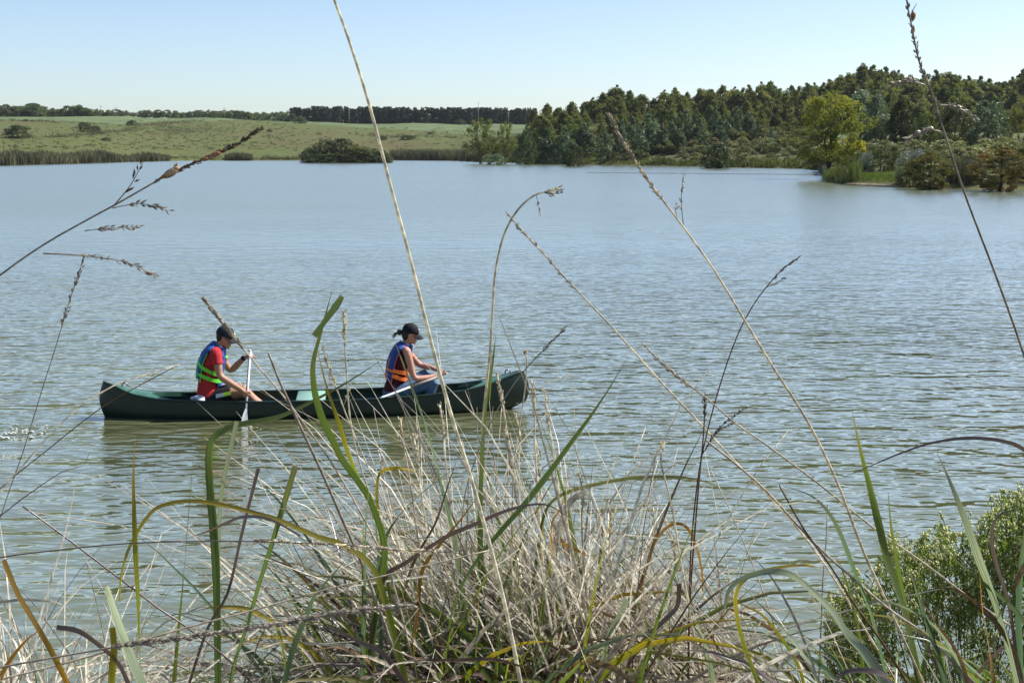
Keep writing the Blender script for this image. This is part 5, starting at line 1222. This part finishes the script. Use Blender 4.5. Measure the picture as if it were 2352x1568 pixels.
# central tussock
add_blade(t_cen, o_cen, [(763, 667), (747, 726), (735, 771), (722, 820), (719, 858), (725, 907), (742, 964), (762, 1005), (787, 1055), (828, 1111), (852, 1152), (880, 1232), (882, 1297), (862, 1395), (850, 1568)], 3.2, 3.2, 20, 'green')
add_blade(t_cen, o_cen, [(786, 680), (770, 705), (748, 735), (722, 772)], 3.15, 3.2, 17, 'green', foot=False, prof_=lambda t: .55 + .45 * math.sin(min(1, t + .25) * math.pi * .75), twist=.1)
add_blade(t_cen, o_cen, [(720, 772), (733, 822), (745, 870), (762, 925), (779, 972), (800, 1040), (828, 1107), (860, 1180), (900, 1280), (940, 1420), (960, 1568)], 3.25, 3.25, 12, 'ygreen')
add_blade(t_cen, o_cen, [(1437, 828), (1400, 890), (1360, 950), (1316, 1010), (1263, 1083), (1210, 1152), (1150, 1220), (1089, 1297), (1040, 1400), (1020, 1568)], 3.3, 3.4, 15, 'green')
add_blade(t_cen, o_cen, [(908, 788), (930, 845), (948, 895), (968, 949), (988, 1010), (1010, 1095), (1030, 1176), (1050, 1257), (1066, 1400), (1070, 1568)], 3.5, 3.5, 18, 'blue')
add_blade(t_cen, o_cen, [(1128, 790), (1126, 850), (1116, 930), (1108, 1010), (1104, 1100), (1102, 1220), (1106, 1400), (1110, 1568)], 3.65, 3.6, 20, 'green')
add_blade(t_cen, o_cen, [(1142, 722), (1136, 790), (1130, 850), (1124, 920)], 3.6, 3.6, 5, 'green', foot=False)
add_blade(t_cen, o_cen, [(1062, 1063), (1010, 1099), (949, 1148), (909, 1192), (884, 1240), (872, 1320), (876, 1568)], 3.3, 3.3, 15, 'blue')
add_blade(t_cen, o_cen, [(1083, 1131), (1030, 1107), (969, 1089), (921, 1075), (880, 1080), (866, 1110), (870, 1200), (900, 1400)], 3.4, 3.4, 10, 'ygreen')
add_blade(t_cen, o_cen, [(1310, 1190), (1260, 1160), (1210, 1160), (1150, 1177), (1089, 1204), (1040, 1224), (990, 1253), (929, 1293), (884, 1325), (860, 1420), (850, 1568)], 3.2, 3.2, 14, 'purple')
add_blade(t_cen, o_cen, [(791, 1289), (751, 1334), (722, 1370), (698, 1427), (674, 1487), (654, 1560)], 3.0, 3.0, 18, 'blue', prof_=lambda t: .3 + .7 * min(1, t * 2))
add_blade(t_cen, o_cen, [(690, 1470), (730, 1445), (770, 1446), (830, 1475), (880, 1500), (930, 1568)], 3.0, 3.0, 13, 'purple')
add_blade(t_cen, o_cen, [(756, 1240), (690, 1300), (640, 1390), (600, 1460), (560, 1568)], 3.1, 3.1, 9, 'purple')
add_blade(t_cen, o_cen, [(905, 1490), (960, 1512), (1040, 1515), (1130, 1513), (1200, 1530)], 2.9, 2.9, 9, 'brown', foot=False)
add_blade(t_cen, o_cen, [(1048, 1060), (1030, 1110), (1000, 1200), (950, 1290), (920, 1400), (910, 1568)], 3.4, 3.4, 12, 'brown')
add_blade(t_cen, o_cen, [(1112, 1120), (1060, 1190), (1010, 1250), (970, 1310), (960, 1400), (940, 1568)], 3.4, 3.4, 11, 'orange')
add_blade(t_cen, o_cen, [(860, 1080), (850, 1140), (862, 1200), (868, 1300), (860, 1420), (850, 1568)], 3.35, 3.3, 12, 'blue')
# dry heap
add_blade(t_dry, o_dry, [(1680, 1131), (1620, 1106), (1575, 1097), (1522, 1094), (1453, 1097), (1372, 1111), (1291, 1135), (1250, 1180), (1230, 1300)], 3.7, 3.7, 11, 'green', prof_=lambda t: .15 + .85 * math.sin(math.pi * min(1, t * 1.1)) if t < .9 else .3)
add_blade(t_dry, o_dry, [(1307, 1059), (1299, 1123), (1287, 1168), (1267, 1208), (1270, 1300)], 3.7, 3.7, 11, 'orange')
add_blade(t_dry, o_dry, [(1613, 1358), (1613, 1317), (1599, 1253), (1579, 1212), (1550, 1202), (1518, 1224), (1490, 1280), (1470, 1400), (1470, 1568)], 3.6, 3.6, 9, 'orange', prof_=lambda t: .15 + .85 * math.sin(math.pi * min(1, .1 + t * 1.4)) if t < .6 else .5)
add_blade(t_dry, o_dry, [(1355, 1280), (1320, 1260), (1290, 1245), (1262, 1220)], 3.6, 3.6, 11, 'orange', foot=False)
add_blade(t_dry, o_dry, [(1430, 1295), (1445, 1340), (1470, 1400), (1500, 1470), (1530, 1568)], 3.6, 3.6, 9, 'ygreen')
add_blade(t_dry, o_dry, [(1560, 1340), (1556, 1390), (1530, 1420), (1480, 1470), (1440, 1530), (1420, 1590)], 3.4, 3.4, 14, 'purple', prof_=cut)
add_blade(t_dry, o_dry, [(1440, 1375), (1420, 1420), (1395, 1470), (1380, 1568)], 3.4, 3.4, 18, 'silver', prof_=cut)
add_blade(t_dry, o_dry, [(1345, 1130), (1310, 1150), (1290, 1200), (1275, 1260), (1270, 1400)], 3.6, 3.6, 16, 'grey', prof_=cut)
add_blade(t_dry, o_dry, [(1690, 1250), (1760, 1310), (1810, 1390), (1850, 1480), (1880, 1568)], 3.5, 3.5, 8, 'grey')
add_blade(t_dry, o_dry, [(1570, 1310), (1590, 1400), (1620, 1480), (1640, 1568)], 3.5, 3.5, 20, 'silver')
# right tussock
add_blade(t_rig, o_rig, [(1956, 938), (1974, 1022), (1995, 1107), (2015, 1192), (2035, 1277), (2059, 1350), (2080, 1420), (2110, 1568)], 3.4, 3.4, 25, 'green')
add_blade(t_rig, o_rig, [(2040, 1130), (2046, 1200), (2060, 1290), (2075, 1370), (2095, 1470), (2120, 1568)], 3.45, 3.4, 15, 'green')
add_blade(t_rig, o_rig, [(2148, 1030), (2189, 1123), (2221, 1204), (2250, 1285), (2278, 1358), (2310, 1459), (2340, 1580)], 3.2, 3.2, 29, 'silver')
add_blade(t_rig, o_rig, [(1936, 1096), (1987, 1075), (2055, 1046), (2128, 1020), (2193, 1008), (2250, 1006), (2310, 1014), (2352, 1032), (2420, 1090), (2480, 1220), (2500, 1500)], 3.2, 3.2, 10, 'purple')
add_blade(t_rig, o_rig, [(1664, 1396), (1676, 1352), (1710, 1326), (1764, 1312), (1813, 1318), (1857, 1350), (1906, 1398), (1946, 1455), (1987, 1500), (2040, 1580)], 3.1, 3.1, 31, 'silver', prof_=lambda t: .22 + .78 * min(1, t * 1.7))
add_blade(t_rig, o_rig, [(1872, 1348), (1884, 1322), (1876, 1300), (1830, 1298), (1760, 1308), (1712, 1330), (1690, 1370), (1700, 1450), (1740, 1568)], 3.2, 3.2, 10, 'ygreen', prof_=lambda t: .4 + .6 * min(1, t * 3))
add_blade(t_rig, o_rig, [(1700, 1340), (1764, 1406), (1805, 1451), (1845, 1504), (1885, 1580)], 3.3, 3.3, 13, 'silver')
add_blade(t_rig, o_rig, [(1805, 1117), (1865, 1139), (1906, 1180), (1934, 1233), (1958, 1297), (1983, 1358), (2007, 1427), (2040, 1568)], 3.3, 3.3, 15, 'blue')
add_blade(t_rig, o_rig, [(2250, 1316), (2256, 1398), (2270, 1480), (2284, 1580)], 3.1, 3.1, 15, 'orange')
add_blade(t_rig, o_rig, [(2047, 1249), (2088, 1309), (2116, 1390), (2140, 1459), (2175, 1580)], 3.3, 3.3, 16, 'blue')
add_blade(t_rig, o_rig, [(1918, 1580), (1935, 1546), (1978, 1538), (2027, 1548), (2060, 1590)], 2.9, 2.9, 14, 'purple', foot=False)
add_blade(t_rig, o_rig, [(2352, 1165), (2310, 1175), (2285, 1195), (2278, 1240), (2290, 1300), (2320, 1400), (2340, 1568)], 3.3, 3.3, 10, 'purple')
add_blade(t_rig, o_rig, [(2140, 1230), (2200, 1290), (2260, 1340), (2330, 1400), (2400, 1500)], 3.2, 3.2, 14, 'green')
add_blade(t_rig, o_rig, [(1640, 1350), (1700, 1385), (1760, 1420), (1830, 1520), (1850, 1590)], 3.5, 3.5, 9, 'ygreen')
add_blade(t_rig, o_rig, [(2400, 1060), (2370, 1150), (2350, 1260), (2340, 1400), (2345, 1580)], 3.3, 3.3, 16, 'blue')
add_blade(t_rig, o_rig, [(1955, 1385), (2020, 1380), (2080, 1395), (2150, 1440), (2200, 1520), (2220, 1590)], 3.3, 3.3, 12, 'silver')
add_blade(t_rig, o_rig, [(2130, 1355), (2180, 1350), (2220, 1368), (2280, 1420), (2330, 1500), (2352, 1590)], 3.2, 3.2, 12, 'brown')
add_blade(t_rig, o_rig, [(2110, 1370), (2150, 1430), (2200, 1500), (2230, 1590)], 3.2, 3.2, 10, 'brown')
add_blade(t_rig, o_rig, [(2285, 1430), (2330, 1350), (2352, 1300), (2400, 1260)], 3.2, 3.2, 12, 'brown', foot=False)

def grow(parent, org, n, pxr, Yr, lean, spread, Lr, kinds, name, wr, droop, stalk=False, zoff=0.0, kink=0.0):
    """random growth from the bank: paths that rise, lean and bend under their own weight"""
    for _ in range(n):
        Y = rnd.uniform(*Yr); px = rnd.uniform(*pxr); p = at(px, 1568, Y); p.z = bank_z(p.x, p.y) - 0.02
        d = Vector((lean[0] + rnd.gauss(0, spread), lean[1] + rnd.gauss(0, spread * .7), 1.0)).normalized(); L_ = rnd.uniform(*Lr); m = 9; P = [p.copy()]; dr = droop * rnd.uniform(.2, 1.6)
        side = Vector((d.x, d.y, 0)); side = side.normalized() if side.length > .02 else Vector((1, 0, 0)); kk = rnd.randrange(4, 8) if rnd.random() < kink else -1
        for k in range(m):
            t = k / m; d = (d + side * dr * t * .35 - Vector((0, 0, 1)) * dr * t * .5 + Vector((rnd.gauss(0, .02), rnd.gauss(0, .02), 0))).normalized()
            if k == kk: d = (d + side * rnd.uniform(.8, 1.8) - Vector((0, 0, rnd.uniform(.4, 1.6)))).normalized()
            p = p + d * L_ / m; P.append(p.copy())
        w = rnd.uniform(*wr); mat = GM[rnd.choice(kinds)]; mb = MB()
        if stalk: mb.tube(P, [w / 2 * (1.0 - .65 * k / m) for k in range(m + 1)], 4)
        else:
            ph = rnd.uniform(-1.1, 1.1); tw = rnd.uniform(-1.5, 1.5)
            N = [view_n(q) * math.cos(ph + tw * k / m) + Vector((1, 0, 0)) * math.sin(ph + tw * k / m) for k, q in enumerate(P)]
            mb.ribbon(P, [w * (1 if k < m * .5 else max(.04, 1 - ((k / m - .5) / .5) ** 1.6)) for k in range(m + 1)], N, .4)
        mb.build(name, mat, parent, org)
S_ = ['straw', 'pale', 'grey', 'straw']
grow(t_cen, o_cen, 230, (820, 1400), (3.3, 4.1), (-.04, 0), .30, (.7, 1.25), ['green', 'green', 'green', 'blue', 'ygreen', 'brown', 'purple', 'grey'], 'blade', (.010, .022), .5)
grow(t_cen, o_cen, 270, (900, 1500), (3.5, 4.3), (-.16, 0), .30, (.55, 1.15), S_ + ['pale', 'brown'], 'dry_leaf', (.010, .025), .6, kink=.3)
grow(t_cen, o_cen, 150, (950, 1450), (3.6, 4.3), (-.15, .05), .25, (.8, 1.35), S_, 'stalk', (.004, .007), .15, True)
grow(t_dry, o_dry, 275, (1330, 1960), (3.6, 4.6), (-.55, 0), .20, (.6, 1.25), S_ + ['pale', 'grey'], 'stalk', (.004, .009), .12, True)
grow(t_dry, o_dry, 285, (1250, 1850), (3.6, 4.5), (-.42, 0), .30, (.45, 1.0), S_ + ['pale', 'brown', 'grey', 'purple'], 'dry_leaf', (.010, .026), .6, kink=.35)
grow(t_dry, o_dry, 40, (1250, 1900), (3.8, 4.6), (-.2, 0), .3, (.4, .85), ['green', 'ygreen', 'blue'], 'blade', (.009, .018), .5)
grow(t_rig, o_rig, 90, (1930, 2520), (3.2, 4.2), (-.20, 0), .30, (.45, 1.0), ['green', 'green', 'blue', 'silver', 'ygreen', 'brown', 'purple'], 'blade', (.010, .022), .5)
grow(t_rig, o_rig, 60, (1900, 2500), (3.3, 4.2), (-.30, 0), .30, (.4, .9), S_ + ['brown', 'orange'], 'dry_leaf', (.006, .014), .8, kink=.3)
grow(t_left, o_left, 120, (-150, 230), (3.0, 4.0), (.05, 0), .45, (.35, .75), S_ + ['pale', 'brown'], 'dry_leaf', (.005, .010), 1.3, kink=.4)
grow(t_left, o_left, 28, (-150, 260), (3.0, 4.0), (.1, 0), .4, (.5, .95), ['straw', 'grey', 'purple', 'pale'], 'stalk', (.003, .005), .4, True)
grow(t_left, o_left, 14, (-150, 300), (3.0, 3.9), (.1, 0), .3, (.35, .7), ['green', 'blue', 'orange'], 'blade', (.008, .016), .6)
grow(t_mid, o_mid, 34, (300, 860), (3.2, 4.0), (.05, 0), .38, (.4, .8), S_ + ['brown', 'purple'], 'dry_leaf', (.005, .011), .9, kink=.3)
grow(t_mid, o_mid, 22, (330, 880), (3.2, 4.0), (.05, 0), .30, (.4, .85), ['green', 'green', 'purple', 'blue'], 'blade', (.009, .018), .5)
grow(t_mid, o_mid, 22, (250, 900), (3.2, 4.0), (.0, 0), .38, (.5, .95), ['straw', 'grey', 'purple', 'pale'], 'stalk', (.003, .006), .25, True)
def litter(parent, org, n, pxr, Yr, lean, spread, Lr, kind, wr, droop):
    """the countless rest of the dry straw, one mass"""
    mb = MB()
    for _ in range(n):
        Y = rnd.uniform(*Yr); px = rnd.triangular(pxr[0], pxr[1], pxr[2]); p = at(px, 1568, Y); p.z = bank_z(p.x, p.y) - 0.02
        d = Vector((lean[0] + rnd.gauss(0, spread), lean[1] + rnd.gauss(0, spread * .7), 1.0)).normalized(); L_ = rnd.uniform(*Lr); m = 6; P = [p.copy()]; dr = droop * rnd.uniform(.2, 1.8)
        side = Vector((d.x, d.y, 0)); side = side.normalized() if side.length > .02 else Vector((1, 0, 0)); kk = rnd.randrange(2, 6) if rnd.random() < .35 else -1
        for k in range(m):
            t = k / m; d = (d + side * dr * t * .4 - Vector((0, 0, 1)) * dr * t * .55 + Vector((rnd.gauss(0, .03), rnd.gauss(0, .03), 0))).normalized()
            if k == kk: d = (d + side * rnd.uniform(.6, 2.0) - Vector((0, 0, rnd.uniform(.4, 1.8)))).normalized()
            p = p + d * L_ / m; P.append(p.copy())
        w = rnd.uniform(*wr); ph = rnd.uniform(-1.3, 1.3); tw = rnd.uniform(-1.5, 1.5)
        N = [view_n(q) * math.cos(ph + tw * k / m) + Vector((1, 0, 0)) * math.sin(ph + tw * k / m) for k, q in enumerate(P)]
        mb.ribbon(P, [w * max(.08, 1 - (k / m) ** 2.2) for k in range(m + 1)], N, .4)
    tag(mb.build('straw_mass', GM[kind], parent, org), kind='stuff')
for kd, n1 in (('pale', 700), ('straw', 560), ('grey', 360), ('brown', 170)):
    litter(t_cen, o_cen, int(n1 * .55), (780, 1650, 1300), (3.5, 4.5), (-.12, 0), .36, (.4, 1.25), kd, (.005, .019), .6)
    litter(t_dry, o_dry, n1, (1100, 2000, 1550), (3.6, 4.7), (-.62, 0), .18, (.45, 1.35), kd, (.004, .015), .25)
litter(t_cen, o_cen, 460, (780, 1400, 1050), (3.4, 4.0), (-.08, 0), .32, (.4, 1.05), 'green', (.008, .017), .6)
litter(t_cen, o_cen, 130, (760, 1450, 1050), (3.35, 3.9), (-.08, 0), .34, (.6, 1.15), 'purple', (.007, .014), .6)
litter(t_cen, o_cen, 90, (760, 1450, 1050), (3.35, 3.9), (-.05, 0), .34, (.6, 1.15), 'ygreen', (.007, .014), .6)
for kd, n1 in (('pale', 200), ('straw', 160), ('brown', 70)):
    litter(t_left, o_left, n1, (-250, 330, 10), (3.0, 4.0), (.05, 0), .5, (.25, .6), kd, (.004, .010), 1.5)
    litter(t_rig, o_rig, n1, (1850, 2600, 2200), (3.3, 4.2), (-.25, 0), .4, (.3, .7), kd, (.004, .011), 1.0)
litter(t_rig, o_rig, 330, (1850, 2600, 2300), (3.3, 4.3), (-.15, 0), .35, (.3, .75), 'green', (.008, .017), .7)
grow(t_dry, o_dry, 22, (1480, 2080), (3.5, 4.2), (-1.0, 0), .14, (.9, 1.6), ['pale', 'straw', 'grey'], 'stalk', (.004, .008), .06, True)
for kd, n1 in (('pale', 260), ('straw', 220), ('grey', 160)):
    litter(t_dry, o_dry, n1, (1400, 2120, 1800), (3.6, 4.5), (-.85, 0), .16, (.6, 1.5), kd, (.004, .010), .12)
    litter(t_left, o_left, n1 // 2, (-260, 300, 0), (2.9, 3.8), (.0, 0), .55, (.55, 1.05), kd, (.004, .010), 1.2)
    litter(t_mid, o_mid, n1 // 4, (250, 900, 560), (3.0, 3.8), (.0, 0), .5, (.5, .95), kd, (.004, .010), .9)
litter(t_left, o_left, 60, (-260, 300, 0), (2.9, 3.8), (.0, 0), .5, (.55, .95), 'green', (.006, .012), .9)
for kd, n1 in (('pale', 110), ('straw', 80), ('grey', 40)):
    litter(t_cen, o_cen, n1, (880, 1560, 1220), (3.5, 4.3), (-.18, 0), .24, (1.05, 1.65), kd, (.006, .016), .35)
    litter(t_left, o_left, n1, (-200, 420, 60), (2.9, 3.6), (.05, 0), .5, (.7, 1.2), kd, (.005, .012), 1.1)
# seed tufts that stand among the dry stalks
for px, py, px2, py2 in ((1160, 985, 1210, 1300), (1185, 950, 1200, 1260), (1230, 1010, 1260, 1320), (1250, 900, 1300, 1250), (1142, 860, 1200, 1200), (1330, 1085, 1345, 1350), (1395, 1150, 1400, 1420), (1500, 1165, 1495, 1420), (920, 960, 960, 1240), (1010, 930, 1040, 1220), (870, 1040, 930, 1330), (1545, 1240, 1540, 1480), (950, 1000, 985, 1260), (1220, 870, 1240, 1200)):
    Y = rnd.uniform(3.6, 4.0); jx = rnd.uniform(-12, 12); P = add_stem(t_dry if px > 1180 else t_cen, o_dry if px > 1180 else o_cen, [(px, py), (px + 8 + jx * .4, py + 60), (px * .6 + px2 * .4, py * .6 + py2 * .4), (px2, py2), (px2 + 30, 1568)], Y, Y, 6, 3, rnd.choice(('pale', 'straw')), 'stalk')
    spikelets(P, 0, 4.5, 40, .013, 'straw', t_dry if px > 1180 else t_cen, o_dry if px > 1180 else o_cen, 1.6)

# ------------------------------------------------------------------ seeding shrub at the lower right
m_sl = foliage('shrub_leaves', (0.100, 0.150, 0.028), (0.20, 0.255, 0.06), 0.45, 6.0, 0.1, 0.0, rough=0.4, spec=0.5)
m_sb = foliage('shrub_buds', (0.42, 0.46, 0.20), (0.62, 0.62, 0.34), 0.3, 8.0, 0.1, 0.0, rough=0.5)
m_tw = plain('shrub_twigs', (0.12, 0.11, 0.055), 0.8, 0.2, 20, 0.2)
OUT = [(1880, 1400), (1900, 1330), (1950, 1290), (2010, 1255), (2050, 1190), (2110, 1185), (2180, 1180), (2240, 1172), (2275, 1120), (2320, 1095), (2352, 1080), (2480, 1060), (2650, 1090)]
sb = at(2230, 1568, 4.75); sb.z = bank_z(sb.x, sb.y); shrub = empty('shrub', sb)
tw = MB(); LC = []; LD = []; BC = []
rs = np.random.default_rng(77)
for k in range(760):
    px = rs.uniform(1885, 2640); lo_ = lerp_tab(OUT, px) + 14 + 26 * math.sin(px * .045) ** 2; py = lo_ + (abs(rs.normal()) * 150 if rs.uniform() < .6 else rs.uniform(0, 480)) + rs.uniform(0, 18)
    if px < 1960: px += (py - 1350) * .15 * rs.uniform(0, 1)
    if py > 1640: continue
    tip = at(px, py, 4.75 + rs.uniform(-.32, .32)); mid = sb.lerp(tip, .55) + Vector((rs.normal() * .05, rs.normal() * .05, -.03)); dd = (tip - mid).normalized()
    dd = (dd + Vector((rs.normal() * .35, rs.normal() * .35, .3))).normalized()
    if k % 14 == 0: tw.tube([sb + Vector((rs.normal() * .05, rs.normal() * .05, 0)), mid, tip - dd * .1], [.004, .003, .0015], 5)
    tw.tube([tip - dd * .16, tip], [.0018, .001], 4, cap=False)
    for _ in range(int(rs.uniform(28, 44))):           # narrow leaves along the twig
        q = tip - dd * rs.uniform(.0, .15) + Vector((rs.normal(), rs.normal(), rs.normal())) * .013; LC.append(q)
    for c_ in range(int(rs.uniform(4, 7))):            # short sprays of buds near its end
        o_ = Vector((rs.normal(), rs.normal(), rs.normal())).normalized(); q0 = tip - dd * rs.uniform(-.01, .07); c = q0 + (o_ * .6 + dd).normalized() * rs.uniform(.012, .030)
        tw.tube([q0, c], [.0010, .0008], 3, cap=False)
        for _ in range(int(rs.uniform(4, 8))): BC.append(c + Vector((rs.normal() * .0045, rs.normal() * .0045, rs.normal() * .0045)))
tw.build('branch', m_tw, shrub, sb)
C = np.array([tuple(v - sb) for v in LC]); V, Q = leaf_sheets(C, .0125, rs, -.6, .27)
tag(link('leaves', np_mesh('leaves', V, Q, m_sl), shrub), kind='stuff')
bm_ = MB()
BV = []; BQ = []
for c in BC:
    c = c - sb; r = .0036 * rs.uniform(.7, 1.4); n0 = len(BV); ax = np.array((rs.normal() * .4, rs.normal() * .4, 1.0)); ax /= np.linalg.norm(ax); ax = Vector(ax)
    BV += [tuple(c - ax * r * 1.4), tuple(c + Vector((r, 0, 0))), tuple(c + Vector((0, r, 0))), tuple(c - Vector((r, 0, 0))), tuple(c - Vector((0, r, 0))), tuple(c + ax * r * 1.8)]
    for a, b2 in ((1, 2), (2, 3), (3, 4), (4, 1)): BQ += [(n0, n0 + b2, n0 + a), (n0 + 5, n0 + a, n0 + b2)]
tag(link('buds', np_mesh('buds', BV, BQ, m_sb), shrub), kind='stuff')
tag(shrub, 'bushy shrub full of creamy buds at the lower right waterside', 'shrub')

# ------------------------------------------------------------------ the air over the lake
hz = MB(); hz.box((0, 1290, 14.4), 5200, 2660, 34.4)
mh = bpy.data.materials.new('haze_air'); mh.use_nodes = True; nt = mh.node_tree
nt.nodes.remove(nt.nodes['Principled BSDF']); pv = nt.nodes.new('ShaderNodeVolumePrincipled'); pv.inputs['Density'].default_value = 0.00005; pv.inputs['Color'].default_value = (0.86, 0.93, 1.0, 1); pv.inputs['Anisotropy'].default_value = 0.3
nt.links.new(pv.outputs[0], nt.nodes['Material Output'].inputs['Volume'])
tag(hz.build('haze', mh, smooth=False), 'thin pale haze in the air over the whole lake', 'haze', kind='stuff')
